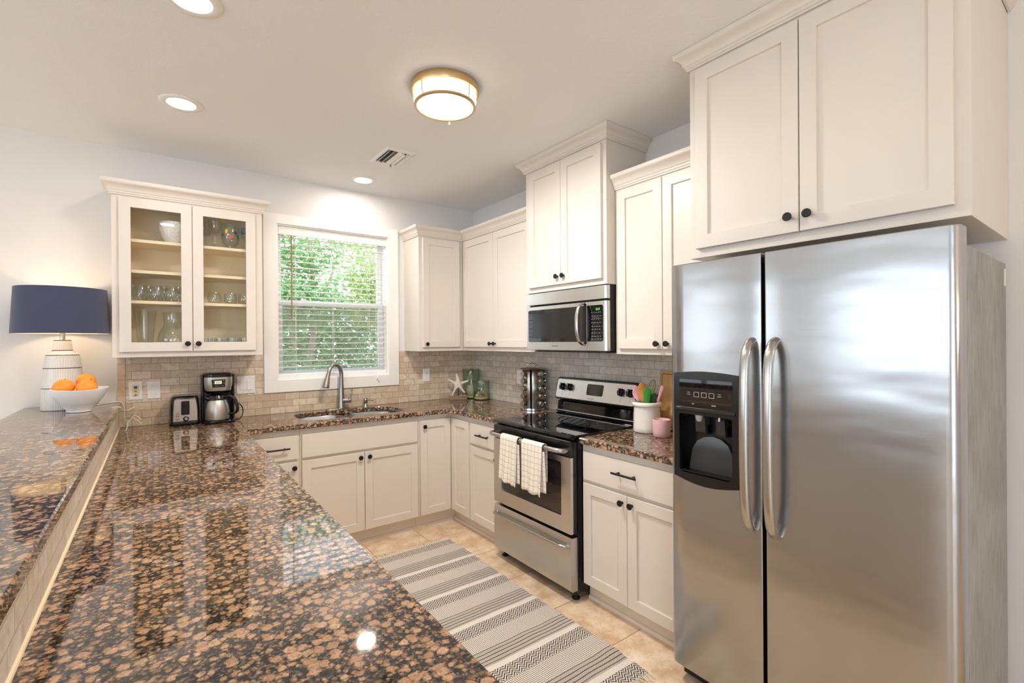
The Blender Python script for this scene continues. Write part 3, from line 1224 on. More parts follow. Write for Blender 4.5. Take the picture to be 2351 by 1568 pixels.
def slab(name, outer, holes, z0, z1, mat, e=.004):
    """Stone slab with eased edges; outer counter-clockwise, holes counter-clockwise too."""
    bm = new()

    def fill(loops, z, flip):
        ed = []
        for lp in loops:
            for i in range(len(lp)):
                ed.append(bm.edges.get((lp[i], lp[(i + 1) % len(lp)])) or bm.edges.new((lp[i], lp[(i + 1) % len(lp)])))
        bmesh.ops.triangle_fill(bm, use_beauty=True, use_dissolve=False, edges=ed)
    tops, bots = [], []
    for pts, s in [(outer, 1)] + [(h, -1) for h in holes]:
        rows = [[(a, b, z0) for a, b in inset(pts, e * .5 * s)], [(a, b, z0 + e * .5) for a, b in pts], [(a, b, z1 - e) for a, b in pts], [(a, b, z1) for a, b in inset(pts, e * s)]]
        rg = loft(bm, rows)
        bots.append(rg[0])
        tops.append(rg[-1])
    fill(tops, z1, False)
    fill(bots, z0, True)
    return finish(name, bm, mat, smooth=30)


ctop = [(-2.682, -.0095), (-2.682, PE)] + arc(-2.075, PE + .02, .02, 270, 360, 4) + \
    arc(-2.025, -.649, .03, 180, 90, 5) + arc(-.729, -.729, .11, 90, 0, 10) + [(-.619, -1.2995), (-.0095, -1.2995), (-.0095, -.0095)]
SINKH = rrect(-1.685, -.925, -.505, -.120, [.10, .13, .15, .10], 8)
tag(slab('countertop', ctop, [SINKH], CZ0, CZ1, GRANITE), 'polished brown granite countertop wrapping from the peninsula past the sink to the range', 'countertop')
c2 = [(-.0095, -2.0575), (-.611, -2.0575), (-.619, -2.0655), (-.619, -2.716), (-.0095, -2.716)]
tag(slab('countertop', c2, [], CZ0, CZ1, GRANITE), 'short brown granite countertop piece between range and refrigerator', 'countertop')

# raised breakfast bar: low wall with tile on the kitchen side, granite on top
bm = new(); box(bm, -2.82, -2.695, PE, -.001, 0, 1.048)
hw = struct(finish('wall_bar', bm, WALL, smooth=0))
bm = new(); box(bm, -2.694, -2.6835, PE, -.010, .9175, 1.048)
o = finish('tile_backsplash', bm, TILEBAR, smooth=0, origin=(-2.69, -1.8, .9175))
tag(o, 'strip of pale stone tile facing between the counter and the raised bar top', 'backsplash')
bm = new(); prism(bm, [(-2.6835, .9168), (-2.678, .9168), (-2.6795, .9205), (-2.6835, .9235)], lambda a, b, q: Vector((a, PE if q == 0 else -.012, b)))
tag(finish('caulk_bead', bm, simple('caulk', 'e6d2ae', .5), smooth=0), 'thin tan caulk line where the peninsula counter meets the bar tile', 'caulk')
BARZ = 1.082
bt = [(-3.117, -.001), (-3.117, PE + .03), (-3.10, PE), (-2.69, PE), (-2.6715, PE + .02), (-2.6715, -.001)]
bo = slab('bar_countertop', bt, [], 1.050, BARZ, GRANITE)
tag(bo, 'raised brown granite breakfast bar top carrying the table lamp', 'countertop')

# sink
sk = thing('sink', (-1.31, -.31, .70), 'stainless steel double bowl sink set under the granite below the window', 'sink')
for u0, u1, dr in ((-1.692, -1.345, .062), (-1.305, -.917, .062)):
    def ring(i, z, r):
        return [(a, b, z) for a, b in rrect(u0 + i, u1 - i, -.513 + i, -.112 - i, r, 8)]
    bm = new()
    loft(bm, [ring(-.018, .8825, .12), ring(-.018, .8838, .12), ring(0, .8838, .105), ring(.004, .878, .10), ring(.010, .74, .095), ring(.018, .712, .085), ring(.045, .700, .06), ring(.13, .697, .03)], False, True)
    o = finish('bowl', bm, SINKST, sk, 40, recalc=True)
    bm = new(); lathe(bm, [(.0, .0), (.012, .001), (.038, .0025), (.043, .001), (.045, .0)], at((u0 + u1) / 2, -.33, .6975), 24, False, True)
    finish('drain', bm, CHROME, o)

# ---------------------------------------------------------------- range
Y0, Y1 = -1.303, -2.053
rg = thing('range', (-.34, -1.678, 0), 'freestanding stainless electric range with black glass cooktop and two towels on its door', 'stove')
u0, u1 = -Y0, -Y1
bm = new(); fbox(bm, RG, u0, u1, .045, .905, .03, .615)
bevmod(finish('body', bm, BLACK, rg, 0), .003)
bm = new()      # cooktop with raised front lip
prism(bm, [(.085, .905), (.655, .905), (.668, .912), (.668, .926), (.660, .932), (.645, .9325), (.635, .9275), (.085, .9275)], lambda a, b, q: RG(u0 if q == 0 else u1, b, a))
finish('cooktop', bm, BLACKGLASS, rg, 15)
RINGM = simple('burner_mark', '333436', .3)
for cx, cy, rr in ((-.50, -1.50, .085), (-.50, -1.50, .118), (-.24, -1.50, .075), (-.49, -1.86, .095), (-.245, -1.86, .085), (-.30, -1.68, .05)):
    bm = new()
    lathe(bm, [(rr, 0), (rr + .0012, 0), (rr + .0012, .0003), (rr, .0003), (rr, 0)], at(cx, cy, .9276), 48, False, False)
    finish('burner_ring', bm, RINGM, rg)
bm = new()      # backguard lower glass and ledge
prism(bm, [(.030, .905), (.084, .905), (.084, .930), (.100, .9345), (.104, .940), (.098, .946), (.086, .950), (.080, 1.006), (.074, 1.012), (.060, 1.014), (.060, 1.03), (.030, 1.03)], lambda a, b, q: RG(u0 + .002 if q == 0 else u1 - .002, b, a))
finish('backguard', bm, BLACKGLASS, rg, 15)
bm = new(); tube(bm, [RG(u0 + .004, .9445, .101), RG(u1 - .004, .9445, .101)], .0045, 8)
finish('trim_strip', bm, STEELP, rg)
# tilted console: a frame whose v axis leans back
T_ = R(14)
CF = Fr((-.118, 0, 1.034), (0, -1, 0), (math.sin(T_), 0, math.cos(T_)), (-math.cos(T_), 0, math.sin(T_)))
bm = new(); fplate(bm, CF, rrect(u0 - .001, u1 + .001, -.004, .158, .022, 6), -.050, .000, .006)
cons = finish('console', bm, BLACK, rg, 35)
bm = new(); fplate(bm, CF, rrect(u0 + .012, u1 - .012, .006, .143, .018, 6), -.002, .0022, .0012)
panel = finish('control_panel', bm, STEELR, cons, 35)
bm = new(); fplate(bm, CF, rrect(1.622, 1.772, .044, .122, .012, 5), .002, .0036, .0006)
disp = finish('display', bm, BLACKGLASS, cons, 35)
text_part('brand_lettering', 'FRIGIDAIRE', .0115, CF.mat(1.668, .020, .0024), LOGOG, panel)
for ku in (1.383, 1.458, 1.929, 2.003):
    bm = new()
    M = CF.mat(ku, .086, .0022)
    lathe(bm, [(.026, 0), (.026, .004), (.023, .006), (.0215, .022), (.019, .0245), (0, .0245)], M, 28, True, False)
    loft(bm, [[M @ Vector((a, b, h)) for a, b in rrect(-.0055 + i, .0055 - i, -.024 + i, .024 - i, .003, 3)] for i, h in ((0, .020), (0, .033), (.0015, .0345))], True, True)
    k_ = finish('control_knob', bm, BLACK, cons, 40)
    bm = new(); loft(bm, [[M @ Vector((a, b, h)) for a, b in rrect(-.0008, .0008, .006, .022, .0004, 1)] for h in (.0342, .0349)], True, True)
    finish('pointer', bm, LEGEND, k_, 0)
    bm = new()
    for dv in (-.038, .036):
        fplate(bm, CF, rrect(ku - .0035, ku + .0035, .086 + dv - .0015, .086 + dv + .0015, .001, 2), .0021, .0025)
    fplate(bm, CF, rrect(ku - .003, ku + .003, .030, .036, .001, 2), .0021, .0025)
    finish('knob_legend', bm, LOGOG, panel, 0)
# oven door
od = None
bm = new()
fbox(bm, RG, u0 + .003, u1 - .003, .380, .898, .618, .648)
od = bevmod(finish('oven_door', bm, BLACK, rg, 0), .003)
bm = new()      # steel skin with a window opening
A = [(u0 + .004, .383), (u1 - .004, .383), (u1 - .004, .806), (u0 + .004, .806)]
B = rrect(1.393, 1.972, .470, .772, .012, 4)


def plate_hole(bm, F, outer, hole, n0, n1):
    lo = [[bm.verts.new(F(a, b, n)) for a, b in lp] for lp in (outer, hole) for n in (n0, n1)]
    for a, b in ((lo[0], lo[1]), (lo[2], lo[3])):
        for i in range(len(a)):
            bm.faces.new((a[i], a[(i + 1) % len(a)], b[(i + 1) % len(a)], b[i]))
    for oa, ha in ((lo[0], lo[2]), (lo[1], lo[3])):
        ed = []
        for lp in (oa, ha):
            for i in range(len(lp)):
                ed.append(bm.edges.get((lp[i], lp[(i + 1) % len(lp)])) or bm.edges.new((lp[i], lp[(i + 1) % len(lp)])))
        bmesh.ops.triangle_fill(bm, use_beauty=True, use_dissolve=False, edges=ed)


plate_hole(bm, RG, A, B, .6485, .668)
finish('steel_skin', bm, STEELR, od, 35)
bm = new(); fplate(bm, RG, rrect(1.390, 1.975, .467, .775, .012, 4), .6487, .659)
finish('oven_window', bm, OVENG, od, 35)
bm = new(); fplate(bm, RG, rrect(u0 + .004, u1 - .004, .810, .897, .008, 4), .6485, .668, .003)
hz = finish('handle_plate', bm, BLACK, od, 35)
bm = new()
hp = [RG(1.338, .845, .664), RG(1.339, .846, .690), RG(1.352, .848, .716), RG(1.385, .850, .729), RG(1.45, .850, .732), RG(1.68, .850, .732), RG(1.91, .850, .732), RG(1.975, .850, .729), RG(2.008, .848, .716), RG(2.021, .846, .690), RG(2.022, .845, .664)]
tube(bm, spline(hp, 5), .0145, 14)
finish('handle', bm, STEELP, od)
bm = new()
for k in range(14):
    fbox(bm, RG, 1.45 + k * .034, 1.472 + k * .034, .902, .9035, .622, .665)
finish('vent_slots', bm, DARKGREY, rg, 0)
# storage drawer
bm = new(); prism(bm, [(.618, .062), (.656, .062), (.666, .070), (.668, .10), (.668, .345), (.660, .360), (.618, .360)], lambda a, b, q: RG(u0 + .004 if q == 0 else u1 - .004, b, a))
dw = finish('storage_drawer', bm, STEELR, rg, 30)
bm = new()
hp = [RG(1.335, .313, .664), RG(1.338, .314, .682), RG(1.356, .316, .697), RG(1.40, .317, .703), RG(1.68, .317, .706), RG(1.955, .317, .703), RG(2.0, .316, .697), RG(2.018, .314, .682), RG(2.021, .313, .664)]
tube(bm, spline(hp, 5), .0125, 12, flat=.8)
finish('handle', bm, STEELP, dw)
for a in (1.335, 2.015):
    for n in (.60, .09):
        bm = new(); lathe(bm, [(.022, .0), (.024, .006), (.016, .012), (.010, .016), (.010, .046)], at(*RG(a, .0005, n)), 14)
        finish('foot', bm, BLACKM, rg)

# dish towels over the oven handle
HB = Vector((-.732, 0, .850))


def towel(name, label, ya, yb, drop, back, seed, lean, slant):
    rnd = random.Random(seed)
    t = thing(name, (-.732, (ya + yb) / 2, .850), label, 'towel', 'dish towels on the oven handle')
    rad = .0185
    prof = []                                   # (x offset from bar axis, z offset, length along cloth)
    nB, nA, nF = 14, 8, 22
    L = 0
    for i in range(nB):
        prof.append((rad, -back + back * i / nB, L)); L += back / nB
    for i in range(nA):
        a = math.pi * i / nA
        prof.append((rad * math.cos(a), rad * math.sin(a), L)); L += math.pi * rad / nA
    for i in range(nF + 1):
        prof.append((-rad, -drop * i / nF, L)); L += drop / nF
    nw = 22
    bm = new()
    uvl = bm.loops.layers.uv.new('UVMap')
    grid = []
    ph = rnd.random() * 6
    for (ox, oz, ln) in prof:
        row = []
        hang = max(0, -oz) / drop if ox < 0 else 0
        for j in range(nw + 1):
            s = j / nw
            y = ya + (yb - ya) * s
            wv = math.sin(s * 8.5 + ph) * .010 * hang + math.sin(s * 4.1 + ph * 2) * .012 * hang ** 1.5
            c = (s - .5) * (1 - .06 * hang)
            y = (ya + yb) / 2 + (yb - ya) * c + lean * hang
            x = HB.x + ox - abs(wv) - .003 * hang if ox < 0 else HB.x + ox
            z = HB.z + oz - (slant * s * hang if ox < 0 else 0) + math.sin(s * 21 + ph) * .0025 * hang
            row.append((bm.verts.new((x, y, z)), s * abs(yb - ya), ln))
        grid.append(row)
    for a, b in zip(grid, grid[1:]):
        for j in range(nw):
            q = (a[j], a[j + 1], b[j + 1], b[j])
            f = bm.faces.new([k[0] for k in q])
            for lpp, k in zip(f.loops, q):
                lpp[uvl].uv = (k[1], k[2])
    o = finish('cloth', bm, TOWELM, t, 60)
    md = o.modifiers.new('thick', 'SOLIDIFY'); md.thickness = .0035; md.offset = 1
    # the folded-under layer showing at one side
    bm = new()
    uvl = bm.loops.layers.uv.new('UVMap')
    grid = []
    for i in range(nF + 1):
        row = []
        h = i / nF
        for j in range(9):
            s = j / 8
            y = yb + .045 * (1 - s) - .010 * s + lean * h - .006 * h * s
            x = HB.x - rad + .010 - .006 * math.sin(s * 3 + 2 * h) - .004 * h
            z = HB.z - .022 - (drop - .040) * h - slant * h
            row.append((bm.verts.new((x, y, z)), s * .055, h * drop))
        grid.append(row)
    for a, b in zip(grid, grid[1:]):
        for j in range(8):
            q = (a[j], a[j + 1], b[j + 1], b[j])
            f = bm.faces.new([k[0] for k in q])
            for lpp, k in zip(f.loops, q):
                lpp[uvl].uv = (k[1], k[2])
    o = finish('folded_layer', bm, TOWELM, t, 60)
    md = o.modifiers.new('thick', 'SOLIDIFY'); md.thickness = .003; md.offset = 0
    return t


towel('dish_towel', 'checked cream dish towel on the oven handle, the left one', -1.500, -1.672, .258, .19, 3, .006, .022)
towel('dish_towel', 'checked cream dish towel on the oven handle, the right one', -1.716, -1.905, .268, .20, 9, -.004, .006)

# ---------------------------------------------------------------- microwave
MY0, MY1, MZ0, MZ1 = 1.303, 2.052, 1.386, 1.783
mw = thing('microwave', (-.19, -1.678, MZ0), 'stainless over-the-range microwave with black window and curved bar handle', 'microwave')
bm = new(); fbox(bm, RG, MY0, MY1, MZ0 + .004, MZ1, .012, .338)
bevmod(finish('body', bm, BLACKM, mw, 0), .002)
bm = new(); fbox(bm, RG, MY0 + .06, MY1 - .03, MZ0 - .008, MZ0 + .003, .06, .33)
finish('grease_filter', bm, DARKGREY, mw, 0)


def mw_outline(a, b, r0_, r1_):
    """Front shell in plan (u, n): rounded towards the exposed end."""
    o = [(a, .339), (b, .339)]
    if r1_:
        o += [(b - r1_ + r1_ * math.cos(R(q)), .372 - r1_ + r1_ * math.sin(R(q))) for q in range(0, 91, 15)]
    else:
        o += [(b, .372)]
    o += [(a, .372)]
    return o


bm = new(); prism(bm, mw_outline(MY0, MY1, 0, .020), lambda a, b, q: RG(a, 1.702 if q == 0 else 1.782, b))
bevmod(finish('vent_hood', bm, STEELR, mw, 40), .0015)
bm = new(); prism(bm, mw_outline(MY0, 1.8915, 0, 0), lambda a, b, q: RG(a, 1.391 if q == 0 else 1.690, b))
md_ = bevmod(finish('door', bm, STEELR, mw, 40), .0015)
bm = new(); fplate(bm, RG, rrect(1.321, 1.8905, 1.446, 1.667, [.012, 0, 0, .012], 5), .3722, .3738, .0006)
finish('window', bm, BLACKGLASS, md_, 35)
bm = new(); fplate(bm, RG, rrect(1.365, 1.800, 1.470, 1.643, .004, 3), .3737, .3741)
finish('window_mesh', bm, simple('mw_screen', '1d1e1f', .12), md_, 0)
bm = new(); prism(bm, mw_outline(1.8935, MY1, 0, .020), lambda a, b, q: RG(a, 1.391 if q == 0 else 1.690, b))
cpn = bevmod(finish('control_side', bm, STEELR, mw, 40), .0015)
bm = new(); fplate(bm, RG, rrect(1.8945, 2.026, 1.448, 1.667, [0, .014, .014, 0], 5), .3722, .3738, .0006)
kp = finish('keypad', bm, BLACKGLASS, cpn, 35)
text_part('clock_digits', '2:11', .020, RG.mat(1.985, 1.642, .374), CLOCKG, kp)
bm = new()
rnd = random.Random(4)
for v, w in ((1.622, .055), (1.600, .05), (1.582, .05), (1.560, .05), (1.538, .05), (1.520, .05), (1.498, .05), (1.478, .05), (1.462, .06)):
    a = 1.932
    while a < 2.012:
        w_ = .006 + .010 * rnd.random()
        fplate(bm, RG, [(a, v), (min(a + w_, 2.016), v), (min(a + w_, 2.016), v + .0022), (a, v + .0022)], .3737, .3741)
        a += w_ + .009
finish('keypad_legend', bm, simple('faint_legend', '9a9a9a', .5), kp, 0)
text_part('brand_lettering', 'FRIGIDAIRE', .0125, RG.mat(1.597, 1.4185, .3725), LOGOG, md_)
bm = new()
hp = [RG(1.869, 1.684, .372), RG(1.869, 1.676, .398), RG(1.868, 1.655, .420), RG(1.867, 1.610, .434), RG(1.867, 1.556, .437), RG(1.867, 1.502, .434), RG(1.868, 1.457, .420), RG(1.869, 1.436, .398), RG(1.869, 1.428, .372)]
tube(bm, spline(hp, 5), .0135, 14, upv=(1, 0, 0), flat=.62)
finish('handle', bm, STEELP, md_)
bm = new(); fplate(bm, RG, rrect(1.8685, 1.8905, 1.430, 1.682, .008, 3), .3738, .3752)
finish('handle_shadow_strip', bm, BLACK, md_, 0)  # black strip added as the dark shade behind the handle

# ---------------------------------------------------------------- refrigerator
FY0, FY1 = 2.720, 3.650
fg = thing('refrigerator', (-.36, -3.185, 0), 'stainless steel side-by-side refrigerator with ice and water dispenser in the left door', 'refrigerator')
bm = new(); fbox(bm, RG, FY0 + .004, FY1 - .002, .02, 1.722, .030, .640)
body = bevmod(finish('body', bm, FSIDE, fg, 0), .004)
bm = new(); fbox(bm, RG, FY0 + .02, FY1 - .02, .012, .075, .60, .655)
finish('toe_grille', bm, BLACKM, fg, 0)
bm = new(); fbox(bm, RG, FY0 + .01, FY1 - .01, .085, 1.745, .6405, .652)
finish('door_gasket', bm, BLACKM, fg, 0)


def fdoor(name, a, b, ra, rb, hole=None):
    """Door shell: plan outline with a rounded outer edge and a faint crown, run from z .08 to 1.771."""
    n0, n1 = .6525, .724
    pl = [(a, n0)]
    pl += [(a + ra - ra * math.cos(R(q)), n1 - .004 - ra + ra * math.sin(R(q))) for q in (0, 20, 40, 60, 75, 90)]
    stops = sorted(set([a + ra + (b - a - ra - rb) * k / 8 for k in range(1, 8)] + ([hole[0], hole[1]] if hole else [])))
    pl += [(u, n1 - .004 + .004 * math.sin(math.pi * (u - a) / (b - a))) for u in stops]
    pl += [(b - rb + rb * math.sin(R(q)), n1 - .004 - rb + rb * math.cos(R(q))) for q in (0, 15, 30, 50, 70, 90)]
    pl += [(b, n0)]
    zs = [.080, .083] + ([hole[2], hole[3]] if hole else []) + [1.768, 1.771]
    bm = new()
    rows = []
    for i, z in enumerate(zs):
        k = .003 if i in (0, len(zs) - 1) else 0
        rows.append([bm.verts.new(RG(min(max(u, a + k), b - k), z, n - (k if n > n0 else 0))) for u, n in pl])
    for i in range(len(zs) - 1):
        for j in range(len(pl) - 1):
            if hole and i == 2 and hole[0] - 1e-6 <= pl[j][0] and pl[j + 1][0] <= hole[1] + 1e-6 and pl[j][1] > n0 + .02:
                continue
            bm.faces.new((rows[i][j], rows[i][j + 1], rows[i + 1][j + 1], rows[i + 1][j]))
        bm.faces.new((rows[i][-1], rows[i][0], rows[i + 1][0], rows[i + 1][-1]))
    bm.faces.new(rows[0][::-1])
    bm.faces.new(rows[-1])
    return finish(name, bm, STEEL, fg, 32)


HOLE = (2.752, 3.022, .885, 1.315)
fz = fdoor('freezer_door', FY0, 3.110, .030, .006, HOLE)
fr_ = fdoor('refrigerator_door', 3.122, FY1, .006, .034)
for d, u in ((fz, 3.076), (fr_, 3.160)):
    bm = new()
    hp = [RG(u, 1.452, .716), RG(u, 1.440, .740), RG(u, 1.405, .765), RG(u, 1.33, .779), RG(u, 1.20, .785), RG(u, 1.10, .786), RG(u, 1.0, .785), RG(u, .87, .779), RG(u, .795, .765), RG(u, .760, .740), RG(u, .748, .716)]
    tube(bm, spline(hp, 6), .0175, 16, flat=.68, upv=(1, 0, 0))
    finish('handle', bm, STEELP, d)
# dispenser
bm = new()
outl = [(2.747, .884)] + [(2.747 + .281 * k / 12, .884 - .022 * math.sin(math.pi * k / 12)) for k in range(1, 12)] + [(3.028, .884), (3.028, 1.316)] + [(3.028 - .281 * k / 12, 1.316 + .010 * math.sin(math.pi * k / 12)) for k in range(1, 12)] + [(2.747, 1.316)]
inn = rrect(2.772, 3.002, .905, 1.148, [.02, .02, .008, .008], 4)
plate_hole(bm, RG, outl, inn, .715, .7275)
dsp = finish('dispenser', bm, BLACK, fz, 35)
bm = new()          # recess
fbox(bm, RG, 2.765, 3.009, .897, 1.156, .656, .660)
for a in ((2.765, 2.7705, .897, 1.156), (3.0035, 3.009, .897, 1.156), (2.7705, 3.0035, .897, .9035), (2.7705, 3.0035, 1.1495, 1.156)):
    fbox(bm, RG, a[0], a[1], a[2], a[3], .660, .7148)
finish('recess', bm, BLACK, dsp, 0)
bm = new(); fplate(bm, RG, rrect(2.774, 3.004, 1.183, 1.292, .006, 3), .7277, .7290, .0005)
pn = finish('dispenser_panel', bm, BLACKGLASS, dsp, 35)
bm = new()
for k in range(3):
    c = 2.853 + k * .033
    for a in ((c - .011, c + .011, 1.2215, 1.2225), (c - .011, c + .011, 1.2405, 1.2415), (c - .011, c - .010, 1.2225, 1.2405), (c + .010, c + .011, 1.2225, 1.2405)):
        fbox(bm, RG, a[0], a[1], a[2], a[3], .7288, .7292)
for c in (2.818, 2.952):
    fbox(bm, RG, c - .008, c + .008, 1.230, 1.2312, .7288, .7292)
    fbox(bm, RG, c - .006, c + .006, 1.238, 1.2392, .7288, .7292)
finish('button_outlines', bm, LEGEND, pn, 0)
text_part('ice_word', 'ice', .0085, RG.mat(2.838, 1.193, .7291), LEGEND, pn)
text_part('water_word', 'water', .0085, RG.mat(2.928, 1.193, .7291), LEGEND, pn)
bm = new(); prism(bm, [(.7275, 1.160), (.732, 1.163), (.734, 1.168), (.732, 1.173), (.7275, 1.176)], lambda a, b, q: RG(2.760 if q == 0 else 3.015, b, a))
finish('ledge', bm, BLACK, dsp, 30)
for u, r_ in ((2.850, .022), (2.938, .018)):
    bm = new()
    prism(bm, [(.664, 1.145), (.690, 1.145), (.700, 1.135), (.694, 1.075), (.682, 1.062), (.676, 1.062), (.680, 1.10), (.664, 1.11)], lambda a, b, q: RG(u - r_ if q == 0 else u + r_, b, a))
    finish('paddle', bm, DARKGREY, dsp, 30)
bm = new(); lathe(bm, [(.009, 0), (.012, .006), (.016, .020), (.016, .028)], at(*RG(2.850, 1.120, .705)), 16)
finish('ice_chute', bm, simple('clear_grey', '9fa2a6', .15), dsp)
bm = new(); lathe(bm, [(.004, 0), (.004, .016)], at(*RG(2.938, 1.130, .706)), 10)
finish('water_spout', bm, WHITEP, dsp)
bm = new()          # splash shield: domed panel in the recess
rows = []
for k in range(9):
    a = math.pi * k / 8
    rows.append((2.887 - .095 * math.cos(a), .907 + .150 * math.sin(a) ** .55))
prism(bm, rows, lambda a, b, q: RG(a, b, .6605 if q == 0 else .668 + .020 * (1 - (b - .907) / .15)))
finish('splash_back', bm, simple('smoked_plastic', '303236', .1), dsp, 30)
bm = new()
prism(bm, [(.662, .905), (.722, .905), (.728, .910), (.722, .914), (.662, .914)], lambda a, b, q: RG(2.776 if q == 0 else 2.998, b, a))
finish('drip_tray', bm, BLACK, dsp, 30)
for u in (FY1 - .040, FY0 + .040):
    bm = new(); fbox(bm, RG, u - .028, u + .028, 1.7225, 1.745, .60, .70)
    lathe(bm, [(.010, 0), (.010, .018)], at(*RG(u, 1.745, .685)), 14)
    finish('hinge_cover', bm, GREYP, fg, 30)
bm = new(); fbox(bm, RG, FY1 - .0018, FY1 - .0005, 1.640, 1.700, .040, .068)
finish('rating_label', bm, WHITEP, fg, 0)
for u in (FY0 + .06, FY1 - .06):
    bm = new(); lathe(bm, [(.02, .0005), (.02, .02)], at(*RG(u, 0, .60)), 12); finish('foot', bm, BLACKM, fg)
    bm = new(); lathe(bm, [(.02, .0005), (.02, .02)], at(*RG(u, 0, .10)), 12); finish('foot', bm, BLACKM, fg)

CT = CZ1      # counter top height
# ---------------------------------------------------------------- faucet and soap pump
fx, fy = -1.299, -.062
fa = thing('faucet', (fx, fy, CT), 'tall brushed nickel pull-down kitchen faucet standing behind the sink', 'faucet')
bm = new()
loft(bm, [[(fx + a, fy + b, CT + z) for a, b in rrect(-.125 + i, .125 - i, -.030 + i, .030 - i, .028, 6)] for i, z in ((0, .0003), (0, .004), (.003, .007))], True, True)
finish('base_plate', bm, NICKEL, fa, 35)
bm = new()
zs = [(.0, .032), (.006, .0315), (.03, .0285), (.08, .0245), (.14, .0205), (.21, .0180), (.27, .0165)]
pts = [(fx, fy, CT + .007 + z) for z, r in zs]
rad = [r for z, r in zs]
ax = Vector((-.89, -.458, 0)).normalized()
RB = .066
for k in range(1, 14):
    a = math.pi * .93 * k / 13
    pts.append((fx + ax.x * RB * (1 - math.cos(a)), fy + ax.y * RB * (1 - math.cos(a)), CT + .277 + RB * 1.25 * math.sin(a)))
    rad.append(.0165 - .0015 * k / 13)
tube(bm, pts, rad, 18)
finish('spout', bm, NICKEL, fa, 50)
e0, e1 = Vector(pts[-2]), Vector(pts[-1])
dd = (e1 - e0).normalized()
bm = new(); lathe(bm, [(.0150, -.004), (.0155, .002), (.0170, .03), (.0235, .075), (.0275, .105), (.0280, .112), (.0262, .1135), (0, .1125)], aim(e1, dd), 22, True, False)
hd = finish('spray_head', bm, NICKEL, fa, 50)
bm = new(); lathe(bm, [(.024, .1136), (.024, .1146), (0, .1146)], aim(e1, dd), 22, True, False)
finish('nozzle', bm, DARKGREY, hd)
hx = Vector((.86, -.5, 0)).normalized()
bm = new(); lathe(bm, [(.0215, .004), (.0200, .026), (.0195, .048), (.0185, .052), (.0185, .054), (.0195, .056), (.0195, .073), (.016, .077), (0, .078)], aim((fx, fy, CT + .070), hx), 20, True, False)
finish('valve_body', bm, NICKEL, fa, 40)
q = Vector((fx, fy, CT + .070)) + hx * .066
bm = new(); tube(bm, spline([q + Vector((0, 0, .012)), q + hx * .008 + Vector((0, 0, .032)), q + hx * .014 + Vector((0, 0, .062)), q + hx * .016 + Vector((0, 0, .092))], 5), [.0085] * 4 + [.0075] * 6 + [.0065] * 6, 12, flat=.8)
finish('lever', bm, NICKEL, fa)
sx, sy = -1.103, -.068
sp = thing('soap_dispenser', (sx, sy, CT), 'small brushed nickel soap pump beside the faucet', 'soap dispenser')
bm = new(); lathe(bm, [(.024, .0003), (.024, .003), (.018, .008), (.012, .022), (.011, .030)], at(sx, sy, CT), 20)
finish('collar', bm, NICKEL, sp, 50)
bm = new(); lathe(bm, [(.011, .0302), (.0165, .036), (.0165, .066), (.014, .072), (0, .073)], at(sx, sy, CT), 20, True, False)
tube(bm, [(sx, sy, CT + .060), (sx + .03, sy - .030, CT + .060), (sx + .048, sy - .048, CT + .055)], [.0075, .0065, .005], 10)
finish('pump_head', bm, NICKEL, sp, 45)

# ---------------------------------------------------------------- wall plates
def plate(name, label, F, u0, u1, v0, v1, n=.0085):
    t = thing(name, F((u0 + u1) / 2, (v0 + v1) / 2, n), label, {'light_switch': 'switch', 'power_outlet': 'outlet', 'data_outlet': 'outlet'}[name])
    bm = new(); fplate(bm, F, rrect(u0, u1, v0, v1, .004, 3), n, n + .006, .003)
    finish('cover_plate', bm, WHITEP, t, 35)
    return t, n + .006


def screws(t, F, u, vs, n):
    for v in vs:
        bm = new(); lathe(bm, [(.003, 0), (.003, .0008), (0, .0010)], F.mat(u, v, n), 10, True, False); finish('screw', bm, IVORY, t)


t, n = plate('data_outlet', 'white wall plate with a beige insert holding blue and brass jacks', BK, -2.636, -2.564, 1.088, 1.209)
screws(t, BK, -2.600, (1.104, 1.193), n)
bm = new(); fplate(bm, BK, rrect(-2.617, -2.583, 1.112, 1.185, .002, 2), n, n + .002, .0008); ins = finish('insert', bm, IVORY, t, 30)
bm = new(); fplate(bm, BK, rrect(-2.608, -2.592, 1.162, 1.178, .001, 2), n + .0021, n + .006); finish('blue_jack', bm, BLUEJ, ins, 0)
for v in (1.147, 1.122):
    bm = new(); lathe(bm, [(.0055, 0), (.0055, .009), (.0025, .009), (.0025, .006), (0, .006)], BK.mat(-2.600, v, n + .0021), 14, True, False); finish('coax_jack', bm, BRASSD, ins)


def rocker(t, F, u, n, tilt=1):
    bm = new(); prism(bm, [(1.114, n + .0), (1.182, n + .0), (1.182, n + (.007 if tilt > 0 else .003)), (1.148, n + .0045), (1.114, n + (.003 if tilt > 0 else .007))], lambda a, b, q: F(u - .0165 if q == 0 else u + .0165, a, b))
    bevmod(finish('rocker', bm, WHITEP, t, 0), .0008)


t, n = plate('light_switch', 'white wall plate with a single rocker switch', BK, -2.541, -2.469, 1.089, 1.206)
screws(t, BK, -2.505, (1.102, 1.194), n); rocker(t, BK, -2.505, n)
t, n = plate('light_switch', 'white wall plate with two rocker switches, behind the coffee maker', BK, -2.028, -1.909, 1.083, 1.212)
for u in (-1.991, -1.946):
    screws(t, BK, u, (1.098, 1.198), n); rocker(t, BK, u, n, 1 if u < -1.97 else -1)


